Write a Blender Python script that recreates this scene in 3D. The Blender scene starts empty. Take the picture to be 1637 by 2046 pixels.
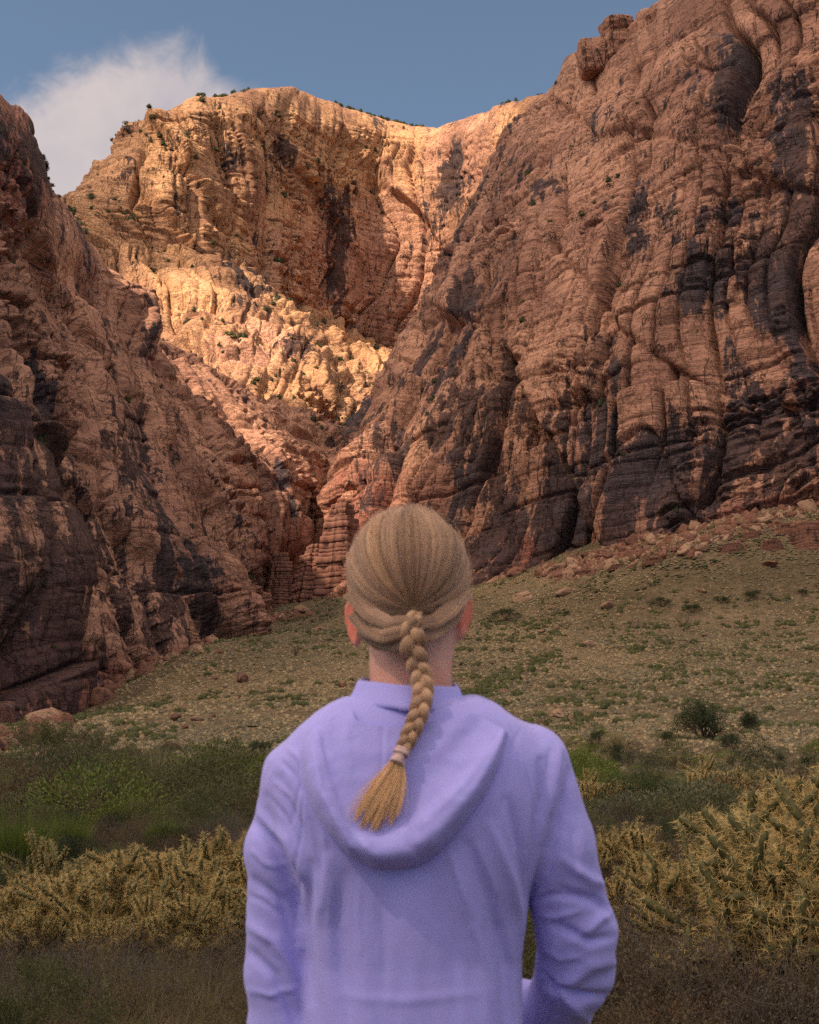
import bpy, bmesh, math, random
import numpy as np
from mathutils import Vector, Matrix
from mathutils.bvhtree import BVHTree
R = math.radians
sc = bpy.context.scene
COL = sc.collection
random.seed(7)

# ------------------------------------------------------------------ camera
CAM_Z = 1.35
PITCH = R(10.4)
F = 2600.0                                   # focal length in photograph pixels (1637 wide)
cam_d = bpy.data.cameras.new("camera")
cam = bpy.data.objects.new("camera", cam_d)
COL.objects.link(cam)
cam.location = (0, 0, CAM_Z)
cam.rotation_euler = (R(90) + PITCH, 0, 0)
cam_d.sensor_fit = 'HORIZONTAL'
cam_d.sensor_width = 36
cam_d.lens = F / 1637 * 36
cam_d.clip_start = 0.1
cam_d.clip_end = 20000
cam_d.dof.use_dof = True
cam_d.dof.focus_distance = 60
cam_d.dof.aperture_fstop = 16
sc.camera = cam

def at(px, py, Y):
    "point seen at photograph pixel (px, py), Y metres in front of the camera"
    xc = (px - 818.5) / F
    zc = -(py - 1023.0) / F
    dy = math.cos(PITCH) - zc * math.sin(PITCH)
    dz = math.sin(PITCH) + zc * math.cos(PITCH)
    return np.array((xc * Y / dy, Y, CAM_Z + dz * Y / dy))

def to_px(P):
    "photograph pixel of world points (n,3)"
    x = P[:, 0]; y = P[:, 1]; z = P[:, 2] - CAM_Z
    depth = y * math.cos(PITCH) + z * math.sin(PITCH)
    up = -y * math.sin(PITCH) + z * math.cos(PITCH)
    depth = np.maximum(depth, 0.05)
    return 818.5 + F * x / depth, 1023.0 - F * up / depth

# ------------------------------------------------------------------ light
SUN_EL, SUN_AZ = R(51), R(-126)               # azimuth clockwise from the view direction (+Y)
SKY_STRENGTH = 0.10
world = bpy.data.worlds.new("World")
sc.world = world
world.use_nodes = True
wn = world.node_tree; wn.nodes.clear()
def N(nt, typ, **kw):
    n = nt.nodes.new(typ)
    ins = kw.pop('ins', {})
    for k, v in kw.items(): setattr(n, k, v)
    for k, v in ins.items(): n.inputs[k].default_value = v
    return n
sky = N(wn, 'ShaderNodeTexSky', sky_type='NISHITA', sun_disc=False)
sky.sun_elevation = SUN_EL
sky.sun_rotation = SUN_AZ
sky.altitude = 1200; sky.air_density = 1.0; sky.dust_density = 1.2; sky.ozone_density = 2.0
hsv = N(wn, 'ShaderNodeHueSaturation', ins={'Saturation': 0.86, 'Value': 0.52, 'Hue': 0.492})
wn.links.new(sky.outputs[0], hsv.inputs['Color'])
# one bank of cloud standing behind the left ridge, thin patches elsewhere
tc = N(wn, 'ShaderNodeTexCoord')
def wmath(op, a, b=None, clamp=False):
    n = N(wn, 'ShaderNodeMath', operation=op, use_clamp=clamp)
    for i, v in enumerate((a, b)):
        if v is None: continue
        if isinstance(v, (int, float)): n.inputs[i].default_value = v
        else: wn.links.new(v, n.inputs[i])
    return n.outputs[0]
sep = N(wn, 'ShaderNodeSeparateXYZ'); wn.links.new(tc.outputs['Generated'], sep.inputs[0])
# direction slopes: x/y and z/y (only the half of the sky in front has this bank)
ysafe = wmath('MAXIMUM', sep.outputs[1], 0.05)
sx = wmath('DIVIDE', sep.outputs[0], ysafe)
sz = wmath('DIVIDE', sep.outputs[2], ysafe)
front = wmath('GREATER_THAN', sep.outputs[1], 0.06)
nz = N(wn, 'ShaderNodeTexNoise', ins={'Scale': 7.0, 'Detail': 9.0, 'Roughness': 0.6, 'Distortion': 0.3})
wn.links.new(tc.outputs['Generated'], nz.inputs['Vector'])
nz2 = N(wn, 'ShaderNodeTexNoise', ins={'Scale': 26.0, 'Detail': 8.0, 'Roughness': 0.62, 'Distortion': 0.5})
wn.links.new(tc.outputs['Generated'], nz2.inputs['Vector'])
# the bank: the top edge climbs from lower left to a puff, then tapers away to the right
def wcurve(x, pts):
    c = N(wn, 'ShaderNodeFloatCurve')
    m = c.mapping; cu = m.curves[0]
    m.extend = 'HORIZONTAL'
    cu.points[0].location = pts[0]; cu.points[1].location = pts[-1]
    for p in pts[1:-1]: cu.points.new(*p)
    m.update()
    wn.links.new(x, c.inputs['Value'])
    return c.outputs[0]
xn = wmath('MULTIPLY_ADD', sx, 1.0, clamp=True); xn.node.inputs[2].default_value = 0.5
def sl(px, py):
    P = at(px, py, 100.0); return (P[0] / 100 + 0.5, (P[2] - CAM_Z) / 100)
topc = wcurve(xn, [(0.0, 0.53), sl(-60, 215), sl(15, 185), sl(80, 155), sl(180, 95), sl(300, 55), sl(400, 62), sl(455, 120), sl(480, 150), sl(530, 175), sl(680, 300), (1.0, 0.28)])
dlt = wmath('SUBTRACT', topc, sz)
dlt = wmath('ADD', dlt, wmath('MULTIPLY', wmath('SUBTRACT', nz.outputs[0], 0.5), 0.075))
dlt = wmath('ADD', dlt, wmath('MULTIPLY', wmath('SUBTRACT', nz2.outputs[0], 0.5), 0.075))
mr = N(wn, 'ShaderNodeMapRange', interpolation_type='SMOOTHSTEP', ins={'From Min': -0.006, 'From Max': 0.046})
wn.links.new(dlt, mr.inputs['Value'])
mask = wmath('MULTIPLY', mr.outputs[0], front)
body = N(wn, 'ShaderNodeMapRange', ins={'From Min': 0.3, 'From Max': 0.7, 'To Min': 0.55, 'To Max': 1.0})
wn.links.new(nz.outputs[0], body.inputs['Value'])
mask = wmath('MULTIPLY', mask, body.outputs[0])
CLOUD_RGB = (3.0, 2.55, 2.45, 1)
mixc = N(wn, 'ShaderNodeMix', data_type='RGBA')
mixc.inputs['B'].default_value = CLOUD_RGB
wn.links.new(mask, mixc.inputs['Factor'])
wn.links.new(hsv.outputs[0], mixc.inputs['A'])
bg = N(wn, 'ShaderNodeBackground', ins={'Strength': SKY_STRENGTH})
wn.links.new(mixc.outputs['Result'], bg.inputs['Color'])
wo = N(wn, 'ShaderNodeOutputWorld')
wn.links.new(bg.outputs[0], wo.inputs['Surface'])

sun_d = bpy.data.lights.new("sun", 'SUN')
sun_d.energy = 4.0
sun_d.angle = R(0.8)
sun_d.color = (1.0, 0.79, 0.54)
sun = bpy.data.objects.new("sun", sun_d); COL.objects.link(sun)
SUN_DIR = np.array((math.sin(SUN_AZ) * math.cos(SUN_EL), math.cos(SUN_AZ) * math.cos(SUN_EL), math.sin(SUN_EL)))
sun.rotation_euler = Vector(SUN_DIR).to_track_quat('Z', 'Y').to_euler()
sun.location = (-40, 10, 60)

sc.view_settings.view_transform = 'Standard'
sc.view_settings.look = 'None'
sc.view_settings.gamma = 1
sc.view_settings.use_curve_mapping = False
sc.view_settings.exposure = 1.3
sc.render.engine = 'CYCLES'
sc.cycles.use_denoising = False
sc.cycles.max_bounces = 6
sc.cycles.diffuse_bounces = 3
sc.cycles.glossy_bounces = 2
sc.cycles.transparent_max_bounces = 8
sc.cycles.sample_clamp_indirect = 4
try: sc.cycles.texture_limit_render = 'OFF'
except Exception: pass

# ------------------------------------------------------------------ helpers
def tag(o, label=None, cat=None, group=None, kind=None):
    if label: o['label'] = label
    if cat: o['category'] = cat
    if group: o['group'] = group
    if kind: o['kind'] = kind
    return o

def link(name, me, mat=None, parent=None, smooth=True):
    o = bpy.data.objects.new(name, me)
    COL.objects.link(o)
    if mat is not None and not me.materials: me.materials.append(mat)
    if parent is not None: o.parent = parent
    if smooth and hasattr(me, 'polygons') and len(me.polygons):
        me.polygons.foreach_set('use_smooth', [True] * len(me.polygons))
    return o

def mesh(name, V, Fc, quads=None):
    "V (n,3) float, Fc list/array of faces with the same number of corners"
    me = bpy.data.meshes.new(name)
    V = np.asarray(V, dtype=np.float32); Fc = np.asarray(Fc, dtype=np.int32)
    k = Fc.shape[1]
    me.vertices.add(len(V)); me.vertices.foreach_set('co', V.ravel())
    me.loops.add(Fc.size); me.loops.foreach_set('vertex_index', Fc.ravel())
    me.polygons.add(len(Fc))
    me.polygons.foreach_set('loop_start', np.arange(0, Fc.size, k, dtype=np.int32))
    me.update(calc_edges=True)
    me.validate()
    return me

def grid_faces(nr, nc):
    i = np.arange(nr - 1)[:, None] * nc + np.arange(nc - 1)[None, :]
    i = i.ravel()
    return np.stack([i, i + 1, i + nc + 1, i + nc], axis=1)

def attr(me, name, vals):
    a = me.attributes.new(name, 'FLOAT', 'POINT')
    a.data.foreach_set('value', np.asarray(vals, dtype=np.float32))

# ---- noise
def _h(ix, iy, iz, seed):
    h = (ix.astype(np.int64) * 374761393 + iy.astype(np.int64) * 668265263 + iz.astype(np.int64) * 2147483647 + seed * 1274126177) & 0xffffffff
    h = ((h ^ (h >> 13)) * 1274126177) & 0xffffffff
    h = ((h ^ (h >> 16)) * 2246822519) & 0xffffffff
    h = h ^ (h >> 15)
    return (h & 0xffffff).astype(np.float64) / 0xffffff

def vnoise(P, seed=0):
    "smooth value noise, -1..1; P (n,3)"
    f = np.floor(P); t = P - f; i = f.astype(np.int64)
    t = t * t * t * (t * (t * 6 - 15) + 10)
    r = 0
    for dx in (0, 1):
        wx = t[:, 0] if dx else 1 - t[:, 0]
        for dy in (0, 1):
            wy = t[:, 1] if dy else 1 - t[:, 1]
            for dz in (0, 1):
                wz = t[:, 2] if dz else 1 - t[:, 2]
                r = r + wx * wy * wz * _h(i[:, 0] + dx, i[:, 1] + dy, i[:, 2] + dz, seed)
    return r * 2 - 1

def fbm(P, scale, octv=4, seed=0, gain=0.5):
    Q = np.asarray(P) / np.asarray(scale, dtype=float); a = 1.0; s = 0; tot = 0
    for k in range(octv):
        s = s + a * vnoise(Q + 17.3 * k, seed + k); tot += a
        Q = Q * 2.03; a *= gain
    return s / tot * 1.6

def ridged(P, scale, octv=4, seed=0):
    Q = np.asarray(P) / np.asarray(scale, dtype=float); a = 1.0; s = 0; tot = 0
    for k in range(octv):
        s = s + a * (1 - np.abs(vnoise(Q + 9.1 * k, seed + k)) * 1.6); tot += a
        Q = Q * 2.1; a *= 0.5
    return s / tot

def rnd1(i, seed): return _h(i, i * 0 + 3, i * 0 + 11, seed)
def rnd2(i, j, seed): return _h(i, j, i * 0 + 5, seed)

def joints1(u, w, seed):
    "1D jittered joints: returns distance to the nearest joint, cell id, cell width"
    q = u / w; k = np.floor(q).astype(np.int64)
    def edge(n): return n + 0.35 * (rnd1(n, seed) * 2 - 1)
    a = edge(k); lo = np.where(q < a, edge(k - 1), a); hi = np.where(q < a, a, edge(k + 1))
    cid = np.where(q < a, k - 1, k)
    over = q > hi
    cid = np.where(over, cid + 1, cid); lo2 = np.where(over, hi, lo); hi2 = np.where(over, edge(k + 2), hi)
    return np.minimum(q - lo2, hi2 - q) * w, cid, (hi2 - lo2) * w, (q - lo2) / np.maximum(hi2 - lo2, 1e-6)

def blocks(U, V, wu, wv, seed, rad=0.25, tilt=1.0):
    "jointed blocks in columns: profile 0..1 rounded at the joints, random (tilted) offset per block"
    du, ci, w, tu = joints1(U, wu, seed)
    dv, cj, h, tv = joints1(V + rnd1(ci, seed + 5) * wv * 3, wv, seed + 9)
    cj = cj + ci * 131
    e = np.minimum(du, dv)
    r = rad * min(wu, wv)
    x = np.clip(e / r, 0, 1)
    prof = np.sqrt(np.clip(1 - (1 - x) ** 2, 0, 1))
    off = rnd2(ci, cj, seed + 2) + tilt * ((rnd2(ci, cj, seed + 3) - 0.5) * 2.2 * (tu - 0.5) + (rnd2(ci, cj, seed + 4) - 0.5) * 2.2 * (tv - 0.5))
    return prof, off, e

def smooth(a, b, x):
    t = np.clip((x - a) / (b - a), 0, 1); return t * t * (3 - 2 * t)

def spline_rows(C, n):
    "resample C (m, k, ...) to n along axis 0 with Catmull-Rom; chord-length spacing of the mean"
    m = C.shape[0]
    flat = C.reshape(m, -1)
    L = np.linalg.norm(np.diff(C, axis=0), axis=-1).reshape(m - 1, -1).mean(axis=1)
    # spacing of the samples: finer where the wall faces the valley, coarser behind
    qx, qy = to_px(C.reshape(-1, 3)); qx = qx.reshape(m, -1); qy = qy.reshape(m, -1)
    W = np.hypot(np.diff(qx, axis=0), np.diff(qy, axis=0)).mean(axis=1) + 8
    mx = (qx[1:] + qx[:-1]).mean(axis=1) / 2; my = (qy[1:] + qy[:-1]).mean(axis=1) / 2
    W = W * np.where((mx < -80) | (mx > 1720), 0.3, 1.0) * np.where(my < -80, 0.4, 1.0)
    cum = np.concatenate([[0], np.cumsum(W)]); cum /= cum[-1]
    # smooth (monotone) map from sample number to position along the control rows
    tt = np.linspace(0, 1, n)
    pos = np.interp(tt, cum, np.arange(m, dtype=float))
    kk = max(3, n // (3 * m)); ker = np.ones(kk) / kk
    pos = np.convolve(np.pad(pos, (kk // 2, kk - 1 - kk // 2), mode='reflect', reflect_type='odd'), ker, mode='valid')
    pos = np.clip(pos, 0, m - 1)
    seg = np.clip(np.floor(pos).astype(int), 0, m - 2)
    u = (pos - seg)[:, None]
    ext = np.vstack([2 * flat[0] - flat[1], flat, 2 * flat[-1] - flat[-2]])
    p0, p1, p2, p3 = ext[seg], ext[seg + 1], ext[seg + 2], ext[seg + 3]
    # centripetal-like finite differences to avoid overshoot
    h = np.concatenate([[L[0]], L, [L[-1]]])
    h0, h1, h2 = h[seg][:, None], h[seg + 1][:, None], h[seg + 2][:, None]
    m1 = ((p2 - p1) / h1 * h0 + (p1 - p0) / h0 * h1) / (h0 + h1) * h1
    m2 = ((p3 - p2) / h2 * h1 + (p2 - p1) / h1 * h2) / (h1 + h2) * h1
    r = (2*u**3-3*u**2+1)*p1 + (u**3-2*u**2+u)*m1 + (-2*u**3+3*u**2)*p2 + (u**3-u**2)*m2
    return r.reshape((n,) + C.shape[1:])

def dense(C, nr, nc):
    C = spline_rows(C, nr)
    C = spline_rows(np.swapaxes(C, 0, 1), nc)
    return np.swapaxes(C, 0, 1)              # (nr, nc, 3)

def normals(G):
    dr = np.gradient(G, axis=0); dc = np.gradient(G, axis=1)
    n = np.cross(dc, dr); n /= np.maximum(np.linalg.norm(n, axis=2, keepdims=True), 1e-9)
    return n
# ------------------------------------------------------------------ materials
def new_mat(name):
    m = bpy.data.materials.new(name); m.use_nodes = True
    nt = m.node_tree; nt.nodes.clear()
    out = N(nt, 'ShaderNodeOutputMaterial')
    return m, nt, out
def nlink(nt, a, b): nt.links.new(a, b)
def nval(nt, sock, v):
    if isinstance(v, (int, float)): sock.default_value = v
    elif isinstance(v, tuple): sock.default_value = v
    else: nt.links.new(v, sock)
def nmath(nt, op, a, b=None, c=None, clamp=False):
    n = N(nt, 'ShaderNodeMath', operation=op, use_clamp=clamp)
    for i, v in enumerate((a, b, c)):
        if v is not None: nval(nt, n.inputs[i], v)
    return n.outputs[0]
def nmap(nt, x, a, b, c=0.0, d=1.0, smoothstep=False):
    n = N(nt, 'ShaderNodeMapRange', ins={'From Min': a, 'From Max': b, 'To Min': c, 'To Max': d})
    if smoothstep: n.interpolation_type = 'SMOOTHSTEP'
    nval(nt, n.inputs['Value'], x); return n.outputs[0]
def nmix(nt, f, a, b, blend='MIX'):
    n = N(nt, 'ShaderNodeMix', data_type='RGBA', blend_type=blend)
    nval(nt, n.inputs['Factor'], f)
    for k, v in (('A', a), ('B', b)):
        if isinstance(v, tuple): n.inputs[k].default_value = v if len(v) == 4 else (*v, 1)
        else: nt.links.new(v, n.inputs[k])
    return n.outputs['Result']
def nnoise(nt, vec, scale, detail=5, rough=0.55, dist=0.0, stretch=None):
    if stretch:
        mp = N(nt, 'ShaderNodeMapping'); mp.inputs['Scale'].default_value = stretch
        nlink(nt, vec, mp.inputs['Vector']); vec = mp.outputs[0]
    n = N(nt, 'ShaderNodeTexNoise', ins={'Scale': scale, 'Detail': detail, 'Roughness': rough, 'Distortion': dist})
    nlink(nt, vec, n.inputs['Vector']); return n.outputs[0]
def nattr(nt, name):
    n = N(nt, 'ShaderNodeAttribute', attribute_name=name); return n.outputs['Fac']
def nramp(nt, f, stops):
    n = N(nt, 'ShaderNodeValToRGB'); cr = n.color_ramp
    while len(cr.elements) > 1: cr.elements.remove(cr.elements[-1])
    cr.elements[0].position = stops[0][0]; cr.elements[0].color = (*stops[0][1], 1)
    for p, c in stops[1:]:
        e = cr.elements.new(p); e.color = (*c, 1)
    nval(nt, n.inputs[0], f); return n.outputs[0]
def principled(nt, out, color, rough=0.8, bump=None, bump_dist=0.1, bump_str=1.0, spec=0.3, **kw):
    p = N(nt, 'ShaderNodeBsdfPrincipled')
    nval(nt, p.inputs['Base Color'], color if not isinstance(color, tuple) else (*color[:3], 1))
    nval(nt, p.inputs['Roughness'], rough)
    p.inputs['Specular IOR Level'].default_value = spec
    for k, v in kw.items(): nval(nt, p.inputs[k], v)
    if bump is not None:
        b = N(nt, 'ShaderNodeBump', ins={'Strength': bump_str, 'Distance': bump_dist})
        nlink(nt, bump, b.inputs['Height']); nlink(nt, b.outputs[0], p.inputs['Normal'])
    nlink(nt, p.outputs[0], out.inputs['Surface'])
    return p

def rock_material(name, light, mid, red, fine=1.0):
    m, nt, out = new_mat(name)
    tc = N(nt, 'ShaderNodeTexCoord').outputs['Object']
    big = nnoise(nt, tc, 0.02, 6, 0.6, 0.6)
    bed = nnoise(nt, tc, 0.10, 7, 0.62, 0.4, (0.35, 0.35, 4.0))       # thin beds
    run = nnoise(nt, tc, 0.10, 7, 0.65, 0.3, (3.2, 3.2, 0.35))       # streaks running down
    blot = nnoise(nt, tc, 0.13, 8, 0.68, 0.7)
    spk = nnoise(nt, tc, 1.1, 5, 0.7)
    tone = nattr(nt, 'tone')
    redd = nattr(nt, 'red')
    v = nattr(nt, 'varnish_shade')
    c = nmix(nt, nmap(nt, big, 0.35, 0.65), light, mid)
    c = nmix(nt, nmap(nt, bed, 0.42, 0.66, 0, 0.55), c, tuple(x * 0.62 for x in mid))
    c = nmix(nt, nmap(nt, run, 0.56, 0.74, 0, 0.5), c, (0.16, 0.085, 0.06))
    c = nmix(nt, nmap(nt, nmath(nt, 'ADD', redd, nmath(nt, 'MULTIPLY', nmath(nt, 'SUBTRACT', bed, 0.5), 1.2)), 0.25, 0.8, 0, 0.85), c, red)
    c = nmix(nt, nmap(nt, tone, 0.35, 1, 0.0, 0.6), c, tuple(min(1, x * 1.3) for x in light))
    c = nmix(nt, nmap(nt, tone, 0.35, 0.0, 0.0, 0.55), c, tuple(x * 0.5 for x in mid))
    # desert varnish: crisp-edged patches and drips, plus cloud shade painted on the left cliff
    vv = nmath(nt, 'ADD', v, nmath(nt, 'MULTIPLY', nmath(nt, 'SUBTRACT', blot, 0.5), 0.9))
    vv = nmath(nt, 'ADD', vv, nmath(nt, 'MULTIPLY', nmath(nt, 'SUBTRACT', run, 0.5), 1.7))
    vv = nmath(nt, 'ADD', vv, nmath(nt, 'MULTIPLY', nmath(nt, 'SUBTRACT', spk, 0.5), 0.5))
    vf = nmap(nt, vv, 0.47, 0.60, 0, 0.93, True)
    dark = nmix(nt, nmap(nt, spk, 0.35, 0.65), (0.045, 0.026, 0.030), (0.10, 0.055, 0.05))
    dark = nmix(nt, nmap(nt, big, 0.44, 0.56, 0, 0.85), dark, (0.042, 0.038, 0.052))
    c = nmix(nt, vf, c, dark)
    c = nmix(nt, nmap(nt, spk, 0.3, 0.75, 0.0, 0.5), c, nmix(nt, 0.5, c, (0.06, 0.035, 0.03)))
    # hairline cracks: long steep ones and short flat ones, drawn dark
    l1 = nmath(nt, 'ABSOLUTE', nmath(nt, 'SUBTRACT', nnoise(nt, tc, 0.075 * fine, 3, 0.5, 0.4, (2.6, 2.6, 0.32)), 0.5))
    l2 = nmath(nt, 'ABSOLUTE', nmath(nt, 'SUBTRACT', nnoise(nt, tc, 0.12 * fine, 4, 0.55, 0.2, (0.35, 0.35, 3.0)), 0.47))
    m1_ = nmap(nt, nnoise(nt, tc, 0.05, 2), 0.42, 0.55)
    ln = nmath(nt, 'MAXIMUM', nmath(nt, 'MULTIPLY', nmap(nt, l1, 0.003, 0.011, 1, 0), m1_), nmath(nt, 'MULTIPLY', nmap(nt, l2, 0.002, 0.012, 1, 0), nmap(nt, blot, 0.45, 0.6)))
    c = nmix(nt, nmath(nt, 'MULTIPLY', ln, 0.8), c, (0.035, 0.022, 0.022))
    # fine relief: small ledges and cracks
    vor = N(nt, 'ShaderNodeTexVoronoi', feature='DISTANCE_TO_EDGE', ins={'Scale': 0.28 * fine})
    mp = N(nt, 'ShaderNodeMapping'); mp.inputs['Scale'].default_value = (1.3, 1.3, 0.45)
    wv = nnoise(nt, tc, 0.12, 3)
    va = N(nt, 'ShaderNodeVectorMath', operation='ADD')
    nlink(nt, tc, va.inputs[0])
    cmb = N(nt, 'ShaderNodeCombineXYZ'); k6 = nmath(nt, 'MULTIPLY', wv, 14.0)
    for i in range(3): nlink(nt, k6, cmb.inputs[i])
    nlink(nt, cmb.outputs[0], va.inputs[1]); nlink(nt, va.outputs[0], mp.inputs['Vector'])
    nlink(nt, mp.outputs[0], vor.inputs['Vector'])
    cr = nmap(nt, vor.outputs['Distance'], 0.0, 0.06)
    fbed = nnoise(nt, tc, 0.5, 6, 0.6, 0.3, (0.3, 0.3, 3.0))
    hgt = nmath(nt, 'MULTIPLY', nnoise(nt, tc, 0.16, 5, 0.6), 0.8)
    hgt = nmath(nt, 'ADD', hgt, nmath(nt, 'MULTIPLY', nmath(nt, 'MULTIPLY', fbed, nmap(nt, big, 0.4, 0.6, 0.1, 1.0)), 1.1))
    hgt = nmath(nt, 'ADD', hgt, nmath(nt, 'MULTIPLY', nnoise(nt, tc, 0.45, 8, 0.62, 0.2), 0.9))
    pock = nnoise(nt, tc, 0.22, 6, 0.6, 0.8, (1.0, 1.0, 0.6))
    hgt = nmath(nt, 'ADD', hgt, nmath(nt, 'MULTIPLY', nmap(nt, nmath(nt, 'ABSOLUTE', nmath(nt, 'SUBTRACT', pock, 0.5)), 0.0, 0.02), 0.35))
    hgt = nmath(nt, 'SUBTRACT', hgt, nmath(nt, 'MULTIPLY', ln, 0.7))
    principled(nt, out, c, 0.92, hgt, 1.0 / fine, 1.0, 0.15)
    return m

M = {}
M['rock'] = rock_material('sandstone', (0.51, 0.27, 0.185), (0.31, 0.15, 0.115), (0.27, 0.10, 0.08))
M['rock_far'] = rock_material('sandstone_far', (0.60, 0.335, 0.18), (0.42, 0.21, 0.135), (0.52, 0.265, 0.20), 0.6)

m, nt, out = new_mat('soil')
tcg = N(nt, 'ShaderNodeTexCoord').outputs['Object']
a = nnoise(nt, tcg, 0.05, 8, 0.6); b = nnoise(nt, tcg, 0.8, 8, 0.7); c_ = nnoise(nt, tcg, 6.0, 6, 0.7)
colr = nramp(nt, nmath(nt, 'ADD', nmath(nt, 'MULTIPLY', a, 0.5), nmath(nt, 'MULTIPLY', b, 0.5)), [(0.38, (0.10, 0.070, 0.042)), (0.5, (0.18, 0.125, 0.078)), (0.60, (0.27, 0.185, 0.125))])
colr = nmix(nt, nmap(nt, c_, 0.4, 0.7, 0, 0.6), colr, (0.055, 0.05, 0.025))
principled(nt, out, colr, 0.95, nmath(nt, 'ADD', b, nmath(nt, 'MULTIPLY', c_, 0.2)), 1.0, 1.0, 0.1)
M['soil'] = m

# ------------------------------------------------------------------ ground
ctrl = []
def G_(px, py, Y): P = at(px, py, Y); ctrl.append((P[0], P[1], P[2]))
for x in (-60, -30, -12, 0, 12, 30, 60):
    for y in (-60, -20, 0, 4, 12, 25, 40): ctrl.append((x, y, 0.0))
for px in (0, 400, 800, 1200, 1637): G_(px, 1500, 105)
G_(-200, 1515, 105); G_(1850, 1495, 105)
for px, py in ((250, 1420), (500, 1410), (800, 1400), (1200, 1400), (1637, 1395), (1900, 1390)): G_(px, py, 155)
for px, py in ((20, 1488), (-300, 1510)): G_(px, py, 185)
for px, py in ((190, 1400), (330, 1312)): G_(px, py, 240)
for px, py in ((520, 1300), (800, 1300), (1200, 1300), (1637, 1290), (1900, 1280)): G_(px, py, 225)
for px, py in ((430, 1262), (530, 1240), (700, 1210)): G_(px, py, 360)
for px, py in ((860, 1185), (980, 1170)): G_(px, py, 350)
for px, py in ((1130, 1145), (1300, 1090)): G_(px, py, 315)
for px, py in ((1300, 1060), (1450, 1010), (1637, 960), (1900, 900)): G_(px, py, 318)
for px, py in ((1350, 1105), (1500, 1090), (1637, 1075), (1900, 1060)): G_(px, py, 280)
G_(900, 1230, 290); G_(1300, 1210, 268); G_(1637, 1200, 262)
G_(560, 1150, 520); G_(620, 1050, 640); G_(900, 1090, 480); G_(1400, 930, 420); G_(1900, 840, 420); G_(0, 1420, 300); G_(-400, 1440, 300)
G_(700, 760, 1000); G_(300, 760, 1000); G_(1100, 760, 1000)
for a_ in range(0, 360, 30):
    ctrl.append((1600 * math.cos(R(a_)), 500 + 1600 * math.sin(R(a_)), 40.0 if 0 < a_ < 180 else 2.0))
for x in (-400, -200, 200, 400):
    ctrl.append((x, 0, 1.0)); ctrl.append((x, -150, 0.0))
ctrl = np.array(ctrl)
def _phi(r2): return np.where(r2 > 0, 0.5 * r2 * np.log(np.maximum(r2, 1e-12)), 0)
_K = ctrl[:, :2] / 100.0
_d2 = ((_K[:, None] - _K[None]) ** 2).sum(-1)
_n = len(_K)
_A = np.zeros((_n + 3, _n + 3)); _A[:_n, :_n] = _phi(_d2) + np.eye(_n) * 0.002
_A[:_n, _n] = 1; _A[:_n, _n + 1:] = _K; _A[_n, :_n] = 1; _A[_n + 1:, :_n] = _K.T
_w = np.linalg.solve(_A, np.concatenate([ctrl[:, 2], [0, 0, 0]]))
def ground_z(x, y, rough=True):
    x = np.atleast_1d(np.asarray(x, float)); y = np.atleast_1d(np.asarray(y, float))
    Q = np.stack([x, y], 1) / 100.0
    z = np.zeros(len(Q))
    for s in range(0, len(Q), 20000):
        q = Q[s:s + 20000]
        z[s:s + 20000] = _phi(((q[:, None] - _K[None]) ** 2).sum(-1)) @ _w[:_n] + _w[_n] + q @ _w[_n + 1:]
    if rough:
        P = np.stack([x, y, x * 0], 1); r = np.hypot(x, y)
        k = np.clip(r / 60.0, 0.04, 1)
        z = z + k * (fbm(P, 35, 4, 41) * 0.9 + fbm(P, 7, 3, 47) * 0.22) + np.clip(r / 15, 0, 1) * fbm(P, 1.5, 2, 51) * 0.05
    return z
def gz(x, y): return float(ground_z([x], [y])[0])

ang = np.concatenate([np.linspace(-180, -24, 40)[:-1], np.linspace(-24, 24, 340), np.linspace(24, 180, 40)[1:]])
rad = np.concatenate([[0.0], np.geomspace(0.8, 4000, 400)])
AA, RR = np.meshgrid(np.radians(ang), rad)
gx = (RR * np.sin(AA)).ravel(); gy = (RR * np.cos(AA)).ravel()
gzv = ground_z(gx, gy)
me = mesh('ground', np.stack([gx, gy, gzv], 1), grid_faces(len(rad), len(ang))[:, ::-1])
tag(link('ground', me, M['soil']), kind='structure')

# ------------------------------------------------------------------ cliffs
def net(cols, backs=None):
    "cols: list of columns, each a list of (px,py,Y) from base to top -> array rows x cols x 3"
    A = np.array([[at(*p) for p in c] for c in cols])       # cols, rows, 3
    return np.swapaxes(A, 0, 1)

def blobs(px, py, lst):
    s = np.zeros(len(px))
    for (bx, by, rx, ry, *a) in lst:
        an = R(a[0]) if a else 0.0
        dx, dy = px - bx, py - by
        u = dx * math.cos(an) + dy * math.sin(an); v = -dx * math.sin(an) + dy * math.cos(an)
        s = np.maximum(s, np.exp(-((u / rx) ** 2 + (v / ry) ** 2) * 0.7))
    return s

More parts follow.
